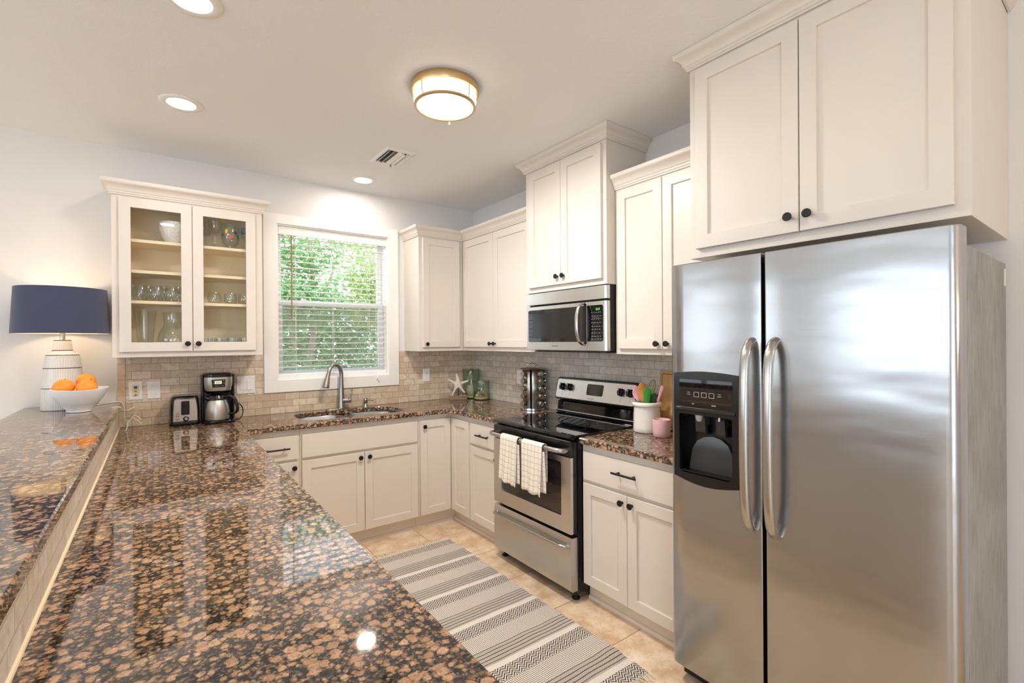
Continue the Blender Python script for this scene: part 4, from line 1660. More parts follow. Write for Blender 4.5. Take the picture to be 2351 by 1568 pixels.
def duplex(t, F, u, n, vm):
    for dv in (.021, -.021):
        bm = new(); fplate(bm, F, rrect(u - .0165, u + .0165, vm + dv - .0145, vm + dv + .0145, .008, 4), n, n + .0022, .0006)
        f_ = finish('receptacle', bm, WHITEP, t, 30)
        bm = new()
        for du in (-.0065, .0065):
            fplate(bm, F, rrect(u + du - .0012, u + du + .0012, vm + dv, vm + dv + .008, .0004, 1), n + .0021, n + .0025)
        fplate(bm, F, rrect(u - .0024, u + .0024, vm + dv - .009, vm + dv - .0045, .0018, 3), n + .0021, n + .0025)
        finish('slots', bm, DARKGREY, f_, 0)


t, n = plate('power_outlet', 'white duplex outlet on the window wall, right of the window', BK, -.553, -.486, 1.090, 1.207); duplex(t, BK, -.5195, n, 1.148)
t, n = plate('power_outlet', 'white duplex outlet on the wall partly behind the spice rack', RG, .708, .778, 1.088, 1.206); duplex(t, RG, .743, n, 1.147)

# ---------------------------------------------------------------- toaster
tx, ty = -2.343, -.118
ta = thing('toaster', (tx, ty, CT), 'stainless and black two-slot toaster beside the coffee maker', 'toaster')
TR = Matrix.Translation((tx, ty, CT)) @ Matrix.Rotation(R(3), 4, 'Z')
TF = Fr(TR @ Vector((0, 0, 0)), TR.to_3x3() @ Vector((1, 0, 0)), (0, 0, 1), TR.to_3x3() @ Vector((0, -1, 0)))
hw_, hl_ = .083, .075
bm = new()
loft(bm, [[TR @ Vector((a, b, z)) for a, b in rrect(-hw_ + i, hw_ - i, -.062 + i, .090 - i, .03, 6)] for i, z in ((0, .004), (-.002, .012), (0, .022), (.003, .030))], True, True)
finish('base', bm, BLACK, ta, 35)
bm = new()
loft(bm, [[TR @ Vector((a, b, z)) for a, b in rrect(-hw_ + .003 + i, hw_ - .003 - i, -.058 + i, .086 - i, .026, 6)] for i, z in ((.001, .030), (0, .10), (.004, .165), (.008, .180), (.018, .189), (.034, .192))], True, True)
sh = finish('housing', bm, BLACK, ta, 35)
bm = new()
out = [(-.069, .026), (.069, .026), (.067, .10), (.061, .162), (.055, .172), (-.055, .172), (-.061, .162), (-.067, .10)]
fplate(bm, TF, out, .050, .0645, .004)
fp = finish('front_panel', bm, BRUSHED, ta, 35)
bm = new(); fplate(bm, TF, rrect(-.024, .022, .070, .160, .006, 4), .0645, .0665, .0008); lp_ = finish('lever_slot', bm, BLACK, fp, 30)
bm = new(); fplate(bm, TF, rrect(-.003, .001, .078, .152, .001, 2), .0664, .0670); finish('slot_groove', bm, BLACKM, lp_, 0)
bm = new(); fplate(bm, TF, rrect(-.014, .012, .122, .132, .004, 3), .0665, .080, .002); finish('lever', bm, BLACK, fp, 30)
bm = new(); lathe(bm, [(.0165, 0), (.0165, .004), (.0125, .006), (.0125, .012), (.0105, .0145), (0, .0145)], TF.mat(.002, .045, .0645), 24, True, False); bz = finish('browning_dial', bm, BLACK, fp, 40)
bm = new(); lathe(bm, [(.0095, .0146), (.0095, .0152), (0, .0152)], TF.mat(.002, .045, .0645), 20, True, False); finish('dial_face', bm, STEELP, bz)
for v in (.083, .064, .045):
    bm = new(); fplate(bm, TF, rrect(-.056, -.034, v - .007, v + .007, .006, 4), .0645, .0672, .001); finish('button', bm, STEELP, fp, 30)
for dy in (-.012, .034):
    bm = new()
    plate_hole(bm, Fr(TR @ Vector((0, dy, .192)), TF.U, TR.to_3x3() @ Vector((0, 1, 0)), (0, 0, 1)), rrect(-.063, .063, -.018, .018, .005, 3), rrect(-.056, .056, -.011, .011, .003, 3), .0002, .0035)
    finish('slot_rim', bm, STEELP, sh, 0)

# ---------------------------------------------------------------- coffee maker
kx, ky = -2.153, -.120
km = thing('coffee_maker', (kx, ky, CT), 'black and stainless drip coffee maker with thermal carafe, left of the sink', 'coffee maker')
KF = Fr((kx, ky, CT), (1, 0, 0), (0, 0, 1), (0, -1, 0))
bm = new()
loft(bm, [[(kx + a, ky + b, CT + z) for a, b in rrect(-.094 + i, .094 - i, -.125 + i, .105 - i, [.05, .05, .02, .02], 6)] for i, z in ((.002, .001), (0, .006), (0, .014), (.004, .019))], True, True)
finish('base', bm, BLACK, km, 35)
bm = new(); loft(bm, [[(kx + a, ky + b, CT + z) for a, b in rrect(-.094, .094, .010, .104, .014, 4)] for z in (.0192, .205)], True, True)
for a in (-.0965, .0835):
    loft(bm, [[(kx + p, ky + b, CT + z) for p, b in rrect(a, a + .013, -.030, .100, .005, 3)] for z in (.0192, .322)], True, True)
finish('back_column', bm, BLACK, km, 35)
bm = new(); loft(bm, [[(kx + a, ky + b, CT + z) for a, b in rrect(-.083 + i, .083 - i, -.080 + i * 1.4, .104, [.045, .045, .01, .01], 6)] for i, z in ((.016, .196), (.006, .212), (.001, .27), (0, .318))], True, True)
hdp = finish('brew_head', bm, BLACK, km, 35)
bm = new()      # steel face wrapped on the front of the head
rows = []
for z, i in ((.215, .007), (.24, .0035), (.27, .001), (.307, .0005)):
    o_ = rrect(-.083 + i, .083 - i, -.0815 + i * 1.4, .104, [.045, .045, .01, .01], 6)
    rows.append([bm.verts.new((kx + a, ky + b, CT + z)) for a, b in inset(o_, -.0016) if b < -.030])
for a, b in zip(rows, rows[1:]):
    for i in range(min(len(a), len(b)) - 1):
        try:
            bm.faces.new((a[i], a[i + 1], b[i + 1], b[i]))
        except ValueError:
            pass
o = finish('steel_face', bm, BRUSHED, hdp, 50)
bm = new(); prism(bm, [(-.044, .292), (.038, .292), (.034, .240), (-.038, .240)], lambda a, b, q: KF(a, b, .0832 if q == 0 else .0862))
cp_ = finish('control_panel', bm, BLACK, hdp, 0)
bm = new(); fplate(bm, KF, rrect(-.026, .016, .262, .284, .002, 2), .0863, .0868); finish('clock_screen', bm, LCD, cp_, 0)
text_part('clock_digits', '2:11', .016, KF.mat(-.005, .273, .0869), BLACKM, cp_)
bm = new()
for a, b in ((-.036, .284), (-.036, .266), (.024, .284), (.024, .266), (-.022, .250), (.016, .250)):
    fplate(bm, KF, rrect(a, a + .008, b - .002, b + .002, .001, 2), .0863, .0868)
finish('buttons', bm, GREYP, cp_, 0)
bm = new(); fplate(bm, KF, rrect(-.010, .002, .244, .258, .003, 3), .0863, .0870); finish('power_button', bm, DARKGREY, cp_, 0)
bm = new(); loft(bm, [[(kx + a, ky + b, CT + z) for a, b in rrect(-.082 + i, .082 - i, -.078 + i, .100 - i, [.045, .045, .012, .012], 6)] for i, z in ((0, .3182), (0, .326), (.006, .332), (.02, .334))], True, True)
finish('water_lid', bm, BLACK, km, 35)
cx_, cy_ = kx - .010, ky - .050
bm = new(); lathe(bm, [(.060, .0195), (.0725, .024), (.0745, .04), (.0735, .08), (.068, .115), (.059, .145), (.055, .153)], at(cx_, cy_, CT), 36)
cf = finish('carafe', bm, BRUSHED, km, 40)
bm = new(); lathe(bm, [(.0555, .1532), (.057, .156), (.054, .166), (.046, .184), (.030, .189), (0, .189)], at(cx_, cy_, CT), 32, True, False)
tube(bm, [(cx_ - .048, cy_ - .020, CT + .162), (cx_ - .068, cy_ - .026, CT + .172)], [.014, .009], 10)
finish('carafe_lid', bm, BLACK, cf, 40)
bm = new()
hv = Vector((.90, -.43, 0)).normalized()
b0 = Vector((cx_, cy_, CT))
tube(bm, spline([b0 + hv * .048 + Vector((0, 0, .172)), b0 + hv * .085 + Vector((0, 0, .176)), b0 + hv * .112 + Vector((0, 0, .155)), b0 + hv * .126 + Vector((0, 0, .105)), b0 + hv * .122 + Vector((0, 0, .070)), b0 + hv * .098 + Vector((0, 0, .058)), b0 + hv * .070 + Vector((0, 0, .055))], 5), [.012] * 8 + [.0135] * 12 + [.011] * 11, 12, flat=.75)
finish('carafe_handle', bm, BLACK, cf, 50)
bm = new()
tube(bm, spline([(kx + .075, ky + .108, CT + .10), (kx + .115, ky + .100, CT + .115), (kx + .150, ky + .055, CT + .085), (kx + .150, ky + .0, CT + .045), (kx + .125, ky - .05, CT + .012), (kx + .098, ky - .03, CT + .006)], 7), .0034, 8)
finish('power_cord', bm, BLACK, km)

# ---------------------------------------------------------------- starfish, jars with shells
sfx, sfy = -.262, -.138
sf = thing('starfish_ornament', (sfx, sfy, CT), 'pale dried starfish mounted on a driftwood block in the counter corner', 'ornament')
vd = Vector((-2.489 - sfx, -3.96 - sfy, 0)).normalized()      # faces the room's middle
sd = Vector((-vd.y, vd.x, 0))
SM = Matrix((sd, Vector((0, 0, 1)), vd)).transposed().to_4x4()      # local x right, y up, z to the room
SM.translation = Vector((sfx, sfy, CT))
rnd = random.Random(5)
bm = new()
rows = []
for z, i in ((.0008, .003), (.010, 0), (.019, .001), (.022, .004), (.031, .002), (.036, .006)):
    rows.append([SM @ Vector((a + rnd.uniform(-.002, .002), z + rnd.uniform(-.0005, .0005), b + rnd.uniform(-.002, .002))) for a, b in rrect(-.082 + i, .082 - i, -.030 + i, .030 - i, .006, 2)])
loft(bm, rows, True, True)
finish('driftwood_block', bm, DRIFT, sf, 30)
bm = new(); tube(bm, [SM @ Vector((.004, .034, .004)), SM @ Vector((.004, .11, .004))], .003, 8)
finish('mounting_pin', bm, BLACKM, sf)
me = bpy.data.meshes.new('starfish')
bm = new()
c0 = bm.verts.new(SM @ Vector((0, .142, .006)))
arms = []
for k in range(5):
    a = R(90 + 72 * k + (2, -4, 3, -3, 4)[k])
    L_ = (.098, .101, .108, .104, .100)[k]
    prev = c0
    for j in range(1, 5):
        r_ = L_ * j / 4
        bend = R(5) * (j / 4) * (1, -1, 1, 1, -1)[k]
        v = bm.verts.new(SM @ Vector((r_ * math.cos(a + bend), .142 + r_ * math.sin(a + bend), .006 + .003 * math.sin(j * 1.3 + k))))
        bm.edges.new((prev, v))
        arms.append((v, j))
        prev = v
idx = {v: j for v, j in arms}
order = [idx.get(v, 0) for v in bm.verts]
org = sf.location
bmesh.ops.translate(bm, vec=-org, verts=bm.verts)
bm.to_mesh(me); bm.free()
o = bpy.data.objects.new('starfish', me); COL.objects.link(o); o.parent = sf
o.modifiers.new('skin', 'SKIN')
for sv, j in zip(me.skin_vertices[0].data, order):
    r_ = (.030, .021, .0165, .0130, .0105)[j]
    sv.radius = (r_, r_ * .8)
me.skin_vertices[0].data[0].use_root = True
md = o.modifiers.new('sub', 'SUBSURF'); md.levels = 2; md.render_levels = 2
me.materials.append(STARM)
for k, (a, b, m_) in enumerate(((-.055, .010, 0), (-.020, .016, 2), (.030, .014, 3), (.060, .006, 1))):
    bm = new(); sphere(bm, SM @ Vector((a, .0415, b)), .013, None, 12, 8, (1, .8, .45))
    finish('shell', bm, SHELLS[m_], sf)


def hurricane(label, x, y, r, h, fill):
    t = thing('glass_cylinder', (x, y, CT), label, 'vase')
    bm = new(); lathe(bm, [(0, .001), (r * .93, .001), (r, .006), (r, h - .002), (r - .002, h), (r - .004, h - .002), (r - .004, .010), (r * .9, .008), (0, .008)], at(x, y, CT), 40, False, False)
    finish('glass_wall', bm, GREENG, t, 50)
    return t


hurricane('taller green glass cylinder with a big shell inside, behind the starfish', -.097, -.098, .080, .276, 0)
hurricane('shorter green glass cylinder half filled with sea shells, in the counter corner', -.088, -.262, .0745, .174, 0)
bm = new(); sphere(bm, (-.097, -.098, CT + .075), .052, Matrix.Rotation(R(25), 4, 'Y'), 24, 14, (1.05, .8, .95))
o = finish('sea_shell', bm, SHELLS[0], origin=(-.097, -.098, CT + .022)); tag(o, 'big round cream shell inside the taller green glass cylinder', 'shell')
for (x, y, r) in ((-.097, -.098, .071), (-.088, -.262, .066)):
    bm = new(); lathe(bm, [(0, .0085), (r, .0085), (r, .024), (r * .6, .030), (0, .028)], at(x, y, CT), 24, False, False)
    tag(finish('sand_bed', bm, SANDM, origin=(x, y, CT + .0085)), 'layer of pale sand at the bottom of the %s green glass cylinder' % ('taller' if y > -.2 else 'shorter'), 'sand', kind='stuff')
rnd = random.Random(11)
for k in range(14):
    lay = 0 if k < 8 else 1
    a = 2 * math.pi * k / (8 if lay == 0 else 6) + rnd.random() * .3
    rr_ = (.044 if lay == 0 else .030)
    cxs, cys = -.088 + rr_ * math.cos(a), -.262 + rr_ * math.sin(a)
    bm = new()
    M = Matrix.Translation((cxs, cys, CT + (.038 if lay == 0 else .056))) @ Matrix.Rotation(rnd.random() * 6, 4, 'Z') @ Matrix.Rotation(rnd.random() * 1.2, 4, 'X')
    lathe(bm, [(0, -.016), (.006, -.013), (.010, -.006), (.0135, .002), (.012, .008), (.008, .012), (.005, .0155), (0, .017)], M, 12, False, False)
    o = finish('sea_shell', bm, SHELLS[k % 4], origin=(cxs, cys, CT + .03))
    tag(o, 'one of the small shells heaped inside the shorter green glass cylinder', 'shell', 'shells in the shorter glass cylinder')

# ---------------------------------------------------------------- spice rack
px_, py_ = -.123, -1.054
sr = thing('spice_rack', (px_, py_, CT), 'revolving stainless spice tower holding columns of jars, left of the range', 'spice rack')
bm = new(); lathe(bm, [(.092, .001), (.096, .003), (.096, .017), (.090, .020), (0, .020)], at(px_, py_, CT), 40, True, False)
finish('base', bm, CHROME, sr, 35)
bm = new(); lathe(bm, [(.070, .316), (.098, .318), (.099, .321), (.092, .325), (.05, .331), (0, .333)], at(px_, py_, CT), 40, True, False)
finish('lid', bm, STEELP, sr, 35)
va = math.atan2(-3.96 - py_, -2.489 - px_)
side = Vector((-math.sin(va), math.cos(va), 0))
c_ = Vector((px_, py_, CT))
bm = new(); tube(bm, spline([c_ + side * .045 + Vector((0, 0, .329)), c_ + side * .036 + Vector((0, 0, .348)), c_ + Vector((0, 0, .362)), c_ - side * .036 + Vector((0, 0, .348)), c_ - side * .045 + Vector((0, 0, .329))], 6), .0030, 8)
finish('carry_handle', bm, CHROME, sr)
SPICE = [simple('spice_' + str(i), c, .08) for i, c in enumerate(('4a3420', '4d4a30', '7a6334', '5e3e28', '3a3f2a'))]
ORD = ['topmost', 'second from top', 'middle', 'second from bottom', 'lowest']
CN = ['left column', 'right column', 'far right column', 'rear left column']
SHR = .074
for s_ in (1, -1):
    bm = new()
    A, B = [], []
    for k in range(25):
        a = va - R(9) + s_ * R(5 + 168 * k / 24)
        p = Vector((math.cos(a), math.sin(a), 0)) * SHR
        A.append(bm.verts.new(c_ + p + Vector((0, 0, .0202)))); B.append(bm.verts.new(c_ + p + Vector((0, 0, .316))))
    for k in range(24):
        bm.faces.new((A[k], A[k + 1], B[k + 1], B[k]))
    o = finish('curved_plate', bm, BRUSHED, sr, 60)
    md = o.modifiers.new('thick', 'SOLIDIFY'); md.thickness = .0015; md.offset = -1 if s_ > 0 else 1
bm = new(); tube(bm, [c_ + Vector((0, 0, .020)), c_ + Vector((0, 0, .318))], .030, 20)
finish('core_tube', bm, BLACKM, sr)
for q, da in enumerate((-48, 42, 88, -140)):
    a = va + R(da)
    nrm = Vector((math.cos(a), math.sin(a), 0))
    for k in range(5):
        z = .283 - k * .0575
        base = c_ + nrm * (SHR + .0016) + Vector((0, 0, z))
        M = aim(base, nrm)
        if k == 0:
            root = thing('spice_jar', base, '', 'jar', 'spice jars in the revolving rack')
            bm = new(); lathe(bm, [(.0205, 0), (.0212, .006), (.0205, .013), (.0185, .0175)], M, 24)
            finish('glass_body', bm, SPICE[(q * 2 + k) % 5], root, 40)
            bm = new(); lathe(bm, [(.0195, .0176), (.0208, .019), (.0212, .030), (.0200, .0318), (.0160, .0318), (.0155, .0308), (.0135, .0308), (.0130, .0316), (0, .0316)], M, 24, True, False)
            finish('lid', bm, STEELP, root, 40)
            first = root
            r_ = root
        else:
            r_ = first.copy(); COL.objects.link(r_)
            r_.location = base
            for ch in list(first.children):
                c2_ = ch.copy(); COL.objects.link(c2_); c2_.parent = r_
                if ch.name.startswith('glass_body'):
                    c2_.data = ch.data.copy(); c2_.data.materials[0] = SPICE[(q * 2 + k) % 5]
        r_['label'] = 'spice jar, %s in the %s of the revolving rack' % (ORD[k], CN[q])

# ---------------------------------------------------------------- crock of utensils
ox, oy = -.178, -2.186
ck = thing('utensil_crock', (ox, oy, CT), 'white glazed crock holding spoons, spatulas and a whisk beside the refrigerator', 'crock')
bm = new(); lathe(bm, [(0, .001), (.076, .001), (.0800, .005), (.0795, .03), (.0775, .10), (.0755, .146), (.0765, .149), (.0825, .152), (.0855, .159), (.0855, .168), (.082, .175), (.076, .177), (.0705, .174), (.069, .168), (.0695, .12), (.070, .02), (0, .018)], at(ox, oy, CT), 48, False, False)
finish('crock_wall', bm, CROCKM, ck, 50)
ky_ = Vector((.62, .78, 0))                                        # away from the room
OC = Vector((ox, oy, CT))
vw = Vector((-2.489 - ox, -3.96 - oy, 0)).normalized()             # towards the room
lf = Vector((-vw.y, vw.x, 0)) * -1                                  # image left
if lf.dot(Vector((-.78, .62, 0))) < 0:
    lf = -lf


def stick(foot, tip):
    """Local frame of a utensil: z from foot to tip, y facing the room."""
    z = (tip - foot).normalized()
    y = (vw - z * vw.dot(z)).normalized()
    x = y.cross(z)
    M = Matrix((x, y, z)).transposed().to_4x4()
    M.translation = foot
    return M, (tip - foot).length


def pt(l, t_, h):      # l: to the image's left, t_: towards the room
    return OC + lf * l + vw * t_ + Vector((0, 0, h))


def spoonlike(name, label, cat, foot, tip, w, hl, mh, mb, rad=.006, thick=.18, pointed=0.0, bowl='head'):
    M, L_ = stick(foot, tip)
    t = thing(name, foot, label, cat, 'utensils standing in the white crock')
    bm = new(); tube(bm, [M @ Vector((0, 0, 0)), M @ Vector((0, 0, L_ - hl * .9))], [rad, rad * .9], 10)
    finish('handle', bm, mh, t)
    bm = new()
    rows = []
    for k in range(13):
        s = k / 12
        ww = w * (math.sin(math.pi * min(1, s * .94 + .06)) ** .62 if pointed == 0 else (.55 + .45 * s) * (1 if s < .9 else (1 - (s - .9) * 3)))
        ww = max(ww, .0025)
        z = L_ - hl + hl * s
        rows.append([M @ Vector((ww * math.cos(2 * math.pi * j / 16), thick * w * math.sin(2 * math.pi * j / 16) - (.006 * math.sin(math.pi * s) if pointed == 0 else 0), z)) for j in range(16)])
    loft(bm, rows, True, True)
    finish(bowl, bm, mb, t, 50)
    return t


spoonlike('wooden_spoon', 'wooden spoon standing in the white crock', 'spoon', pt(.010, .030, .022), pt(.030, .044, .292), .0295, .105, SPOONW, SPOONW, .0055, bowl='spoon_bowl')
spoonlike('spatula', 'pink spatula half hidden behind the wooden spoon in the crock', 'spatula', pt(.030, -.026, .022), pt(.062, -.018, .266), .0270, .085, PINKSIL, PINKSIL, .005, .15, bowl='blade')
spoonlike('spatula', 'bright green square-ended spatula in the front of the crock', 'spatula', pt(.010, .048, .022), pt(-.004, .056, .256), .0250, .086, GREENSIL, GREENSIL, .005, .15, 1, bowl='blade')
spoonlike('serving_spoon', 'dark green spoon leaning right in the crock', 'spoon', pt(.034, .008, .022), pt(-.046, .012, .230), .0235, .080, GREENDK, GREENDK, .005, .2, bowl='spoon_bowl')
spoonlike('ladle', 'steel ladle with a black handle at the back right of the crock', 'ladle', pt(.0, -.034, .022), pt(-.071, -.022, .226), .0215, .05, BLACK, STEELP, .0045, .5, bowl='ladle_bowl')
spoonlike('spatula', 'pink flat spatula leaning far right out of the crock', 'spatula', pt(-.012, .034, .022), pt(-.089, .022, .272), .0115, .096, PINKSIL, PINKSIL, .005, .22, 1, bowl='blade')
M, L_ = stick(pt(.026, -.040, .022), pt(-.040, -.052, .302))
wk = thing('whisk', pt(.026, -.040, .022), 'green wire balloon whisk standing at the back of the crock', 'whisk', 'utensils standing in the white crock')
bm = new(); tube(bm, [M @ Vector((0, 0, 0)), M @ Vector((0, 0, .155))], .0065, 10); finish('handle', bm, GREENDK, wk)
bm = new()
for k in range(5):
    a = math.pi * k / 5
    loop = []
    for j in range(25):
        s = j / 24
        th = math.pi * (s - .5)
        rad_ = .029 * math.sin(th) * (1 - .35 * abs(math.sin(th)) ** 3)
        zz_ = .155 + (L_ - .155) * math.cos(th) ** .7 if math.cos(th) > 1e-4 else .155
        loop.append(M @ Vector((rad_ * math.cos(a), rad_ * math.sin(a), zz_)))
    tube(bm, loop, .0012, 6)
finish('wire_loops', bm, GREENW, wk)
qx, qy = -.245, -2.335
cd = thing('candle', (qx, qy, CT), 'pink stoneware candle in front of the white crock', 'candle')
bm = new(); lathe(bm, [(0, .001), (.040, .001), (.045, .006), (.0468, .03), (.0478, .096), (.0470, .0985), (.0455, .0985), (.0448, .096), (.0440, .082), (.0440, .02), (0, .02)], at(qx, qy, CT), 40, False, False)
finish('pot', bm, PINKGL, cd, 50)
bm = new(); lathe(bm, [(.0435, .070), (.0435, .086), (.02, .0855), (0, .0852)], at(qx, qy, CT), 32, True, False)
finish('wax', bm, WAX, cd, 50)
bm = new(); tube(bm, [(qx, qy, CT + .085), (qx + .001, qy, CT + .095)], .001, 6); finish('wick', bm, BLACKM, cd)
bb = thing('cutting_board', (-.02, -2.31, CT), 'bamboo cutting board leaning on the tile wall behind the crock', 'cutting board')
LB = R(5)
BF = Fr((-.046, 0, CT), (0, -1, 0), (math.sin(LB), 0, math.cos(LB)), (-math.cos(LB), 0, math.sin(LB)))
bm = new(); fplate(bm, BF, rrect(2.166, 2.46, .003, .352, .012, 5), -.008, .010, .003); brd = finish('board', bm, BOARDW, bb, 35)
bm = new(); plate_hole(bm, BF, rrect(2.182, 2.444, .020, .335, .008, 3), rrect(2.187, 2.439, .025, .330, .006, 3), .0098, .0104); finish('juice_groove', bm, simple('groove', '7a5426', .6), brd, 0)

# ---------------------------------------------------------------- lamp and fruit on the bar
lx, ly = -2.922, -.222
la = thing('table_lamp', (lx, ly, BARZ), 'table lamp with navy drum shade and blue-striped white ceramic base, on the raised bar', 'lamp')
bm = new(); lathe(bm, [(0, .0005), (.090, .0005), (.0935, .004), (.0935, .02), (.0915, .124), (.0835, .237), (.0730, .3095), (.068, .314), (.047, .335), (.0435, .340), (.0385, .394), (.036, .397), (0, .397)], at(lx, ly, BARZ), 56, False, False)
finish('ceramic_base', bm, LAMPB, la, 35)
bm = new(); lathe(bm, [(.012, .397), (.012, .47), (.009, .475), (.009, .50), (.016, .502), (.016, .54), (0, .541)], at(lx, ly, BARZ), 20)
finish('neck', bm, NICKEL, la, 40)
bm = new(); sphere(bm, (lx, ly, BARZ + .572), .028, None, 16, 10); finish('bulb', bm, BULB, la)
SB, ST = .433, .690
bm = new(); lathe(bm, [(.2105, SB), (.2120, SB), (.2120, SB + .003), (.1985, ST - .003), (.1985, ST), (.1970, ST)], at(lx, ly, BARZ), 72, False, False)
finish('lamp_shade', bm, NAVY, la, 35)
shd = la.children[-1]
bm = new(); lathe(bm, [(.2104, SB + .0005), (.1969, ST - .0005)], at(lx, ly, BARZ), 72, False, False)
finish('shade_lining', bm, SHADEIN, shd, 35)
bm = new()
for k in range(3):
    a = 2 * math.pi * k / 3
    tube(bm, [(lx, ly, BARZ + .66), (lx + .1985 * math.cos(a), ly + .1985 * math.sin(a), BARZ + ST - .012)], .0018, 6)
tube(bm, [(lx, ly, BARZ + .54), (lx, ly, BARZ + .665)], .004, 6)
finish('shade_spider', bm, NICKEL, la)
lt = lamp('lamp_bulb', 'POINT', (lx, ly, BARZ + .572), 16, (1.0, .72, .44), shadow_soft_size=.03)
bm = new()
tube(bm, spline([(lx + .088, ly + .05, BARZ + .004), (lx + .16, ly + .10, BARZ + .0035), (-2.72, -.055, BARZ + .0035), (-2.670, -.060, BARZ + .002), (-2.655, -.062, BARZ - .045), (-2.655, -.064, BARZ - .09), (-2.652, -.072, BARZ - .115)], 6), .0030, 8)
finish('power_cord', bm, CORDW, la)
pt_ = thing('cord_tie', (-2.645, -.30, CT), 'tangle of white cord with a twist tie hanging off the bar end', 'cord')
bm = new()
tube(bm, spline([(-2.700, -.36, BARZ + .003), (-2.664, -.345, BARZ + .0015), (-2.655, -.33, BARZ - .015), (-2.632, -.27, BARZ - .030), (-2.600, -.22, BARZ - .018), (-2.592, -.20, BARZ - .045), (-2.612, -.19, BARZ - .085), (-2.632, -.185, BARZ - .110), (-2.640, -.19, BARZ - .155), (-2.648, -.20, CT + .004)], 6), .0028, 7)
finish('cord_run', bm, CORDW, pt_)
for a, b, c in (((-2.615, -.19, BARZ - .08), (-2.59, -.20, BARZ - .075), (-2.570, -.215, BARZ - .10)), ((-2.612, -.19, BARZ - .085), (-2.585, -.20, BARZ - .105), (-2.566, -.205, BARZ - .13)), ((-2.655, -.075, BARZ - .10), (-2.640, -.09, BARZ - .09), (-2.622, -.10, BARZ - .085))):
    bm = new(); tube(bm, spline([a, b, c], 5), .0022, 6)
    finish('tie_end', bm, CORDW, pt_)
bx, by = -2.832, -.432
fb = thing('fruit_bowl', (bx, by, BARZ), 'white ceramic bowl of oranges in front of the lamp', 'bowl')
bm = new()
prof = [(.050, .0008), (.0545, .002), (.0555, .008), (.056, .014), (.078, .040), (.099, .070), (.114, .098), (.1235, .1225), (.1245, .1265), (.1225, .1280), (.1190, .1255), (.109, .099), (.094, .071), (.072, .043), (.050, .022), (0, .019)]
seg = 56
rings = []
for r_, h in prof:
    if r_ == 0:
        rings.append([bm.verts.new((bx, by, BARZ + h))])
        continue
    rg_ = []
    for i in range(seg):
        a = 2 * math.pi * i / seg
        w_ = (h / .128)
        rr_ = r_ * (1 + .022 * w_ * math.sin(3 * a + .6) + .008 * math.sin(5 * a + h * 60))
        rg_.append(bm.verts.new((bx + rr_ * math.cos(a), by + rr_ * math.sin(a), BARZ + h + .0035 * w_ ** 2 * math.sin(2 * a + 1.0))))
    rings.append(rg_)
for a, b in zip(rings, rings[1:]):
    for i in range(seg):
        j = (i + 1) % seg
        if len(b) == 1:
            bm.faces.new((a[i], a[j], b[0]))
        else:
            bm.faces.new((a[i], a[j], b[j], b[i]))
bm.faces.new(rings[0][::-1])
finish('bowl_wall', bm, CERAMIC, fb, 60)
for (x, y, z, r_, lab, tl) in ((-2.893, -.440, 1.2215, .0465, 'orange at the left of the white fruit bowl', (.1, -.1, 1)), (-2.808, -.385, 1.243, .0455, 'orange at the back of the white bowl, resting highest', (.55, -.75, .35)), (-2.797, -.468, 1.2120, .0470, 'orange at the front right of the white fruit bowl', (.3, .4, .8))):
    og = thing('orange', (x, y, z - r_), lab, 'fruit', 'oranges in the bowl')
    d_ = Vector(tl).normalized()
    bm = new(); lathe(bm, [(r_ * math.sin(math.pi * i / 16), -r_ * math.cos(math.pi * i / 16) * (.93 if i > 8 else .95) - (.0012 if i == 16 else 0)) for i in range(17)], aim((x, y, z), d_), 32, False, False)
    finish('peel', bm, ORANGE, og, 80)
    bm = new(); lathe(bm, [(.0035, .0), (.0035, .0012), (.0015, .002), (0, .002)], aim(Vector((x, y, z)) + d_ * (r_ * .925), d_), 10, True, False)
    finish('stem_scar', bm, simple('stem_green', '7b7a34', .6), og)

# ---------------------------------------------------------------- inside the glass cabinet
S0, S1, S2, S3 = UZ0 + .0215, SH[0] + .0004, SH[1] + .0004, SH[2] + .0004


def turned(name, label, cat, group, x, y, z, parts, seg=28):
    t = thing(name, (x, y, z), label, cat, group)
    for pn_, prof, mat in parts:
        bm = new(); lathe(bm, prof, at(x, y, z), seg, False, False)
        finish(pn_, bm, mat, t, 60)
    return t


def dup(root, loc, label, name=None):
    r_ = root.copy(); COL.objects.link(r_); r_.location = loc; r_['label'] = label
    for ch in list(root.children):
        c = ch.copy(); COL.objects.link(c); c.parent = r_
    return r_


tumb = [('glass_wall', [(0, .001), (.022, .001), (.030, .006), (.038, .028), (.0395, .048), (.036, .075), (.031, .100), (.0300, .100), (.0345, .075), (.038, .048), (.0365, .029), (.029, .009), (0, .005)], WINEG)]
W0 = None
spots = [(-2.567, -.225, 'first'), (-2.487, -.225, 'second'), (-2.410, -.225, 'third'), (-2.335, -.225, 'fourth')]
for k, (x, y, w_) in enumerate(spots):
    lab = 'stemless wine glass, %s from the left in the front row behind the left cabinet door' % w_
    if W0 is None:
        W0 = turned('wine_glass', lab, 'glass', 'stemless wine glasses in the cabinet', x, y, S1, tumb)
    else:
        dup(W0, (x, y, S1), lab)
for k, (x, y, w_) in enumerate([(-2.607, -.135, 'first'), (-2.527, -.135, 'second'), (-2.448, -.135, 'third'), (-2.372, -.135, 'fourth')]):
    dup(W0, (x, y, S1), 'stemless wine glass, %s from the left in the back row behind the left cabinet door' % w_)
low = [('glass_wall', [(0, .001), (.024, .001), (.034, .006), (.0395, .025), (.039, .045), (.034, .072), (.0330, .072), (.0378, .045), (.0382, .026), (.033, .009), (0, .005)], WINEG)]
L0 = None
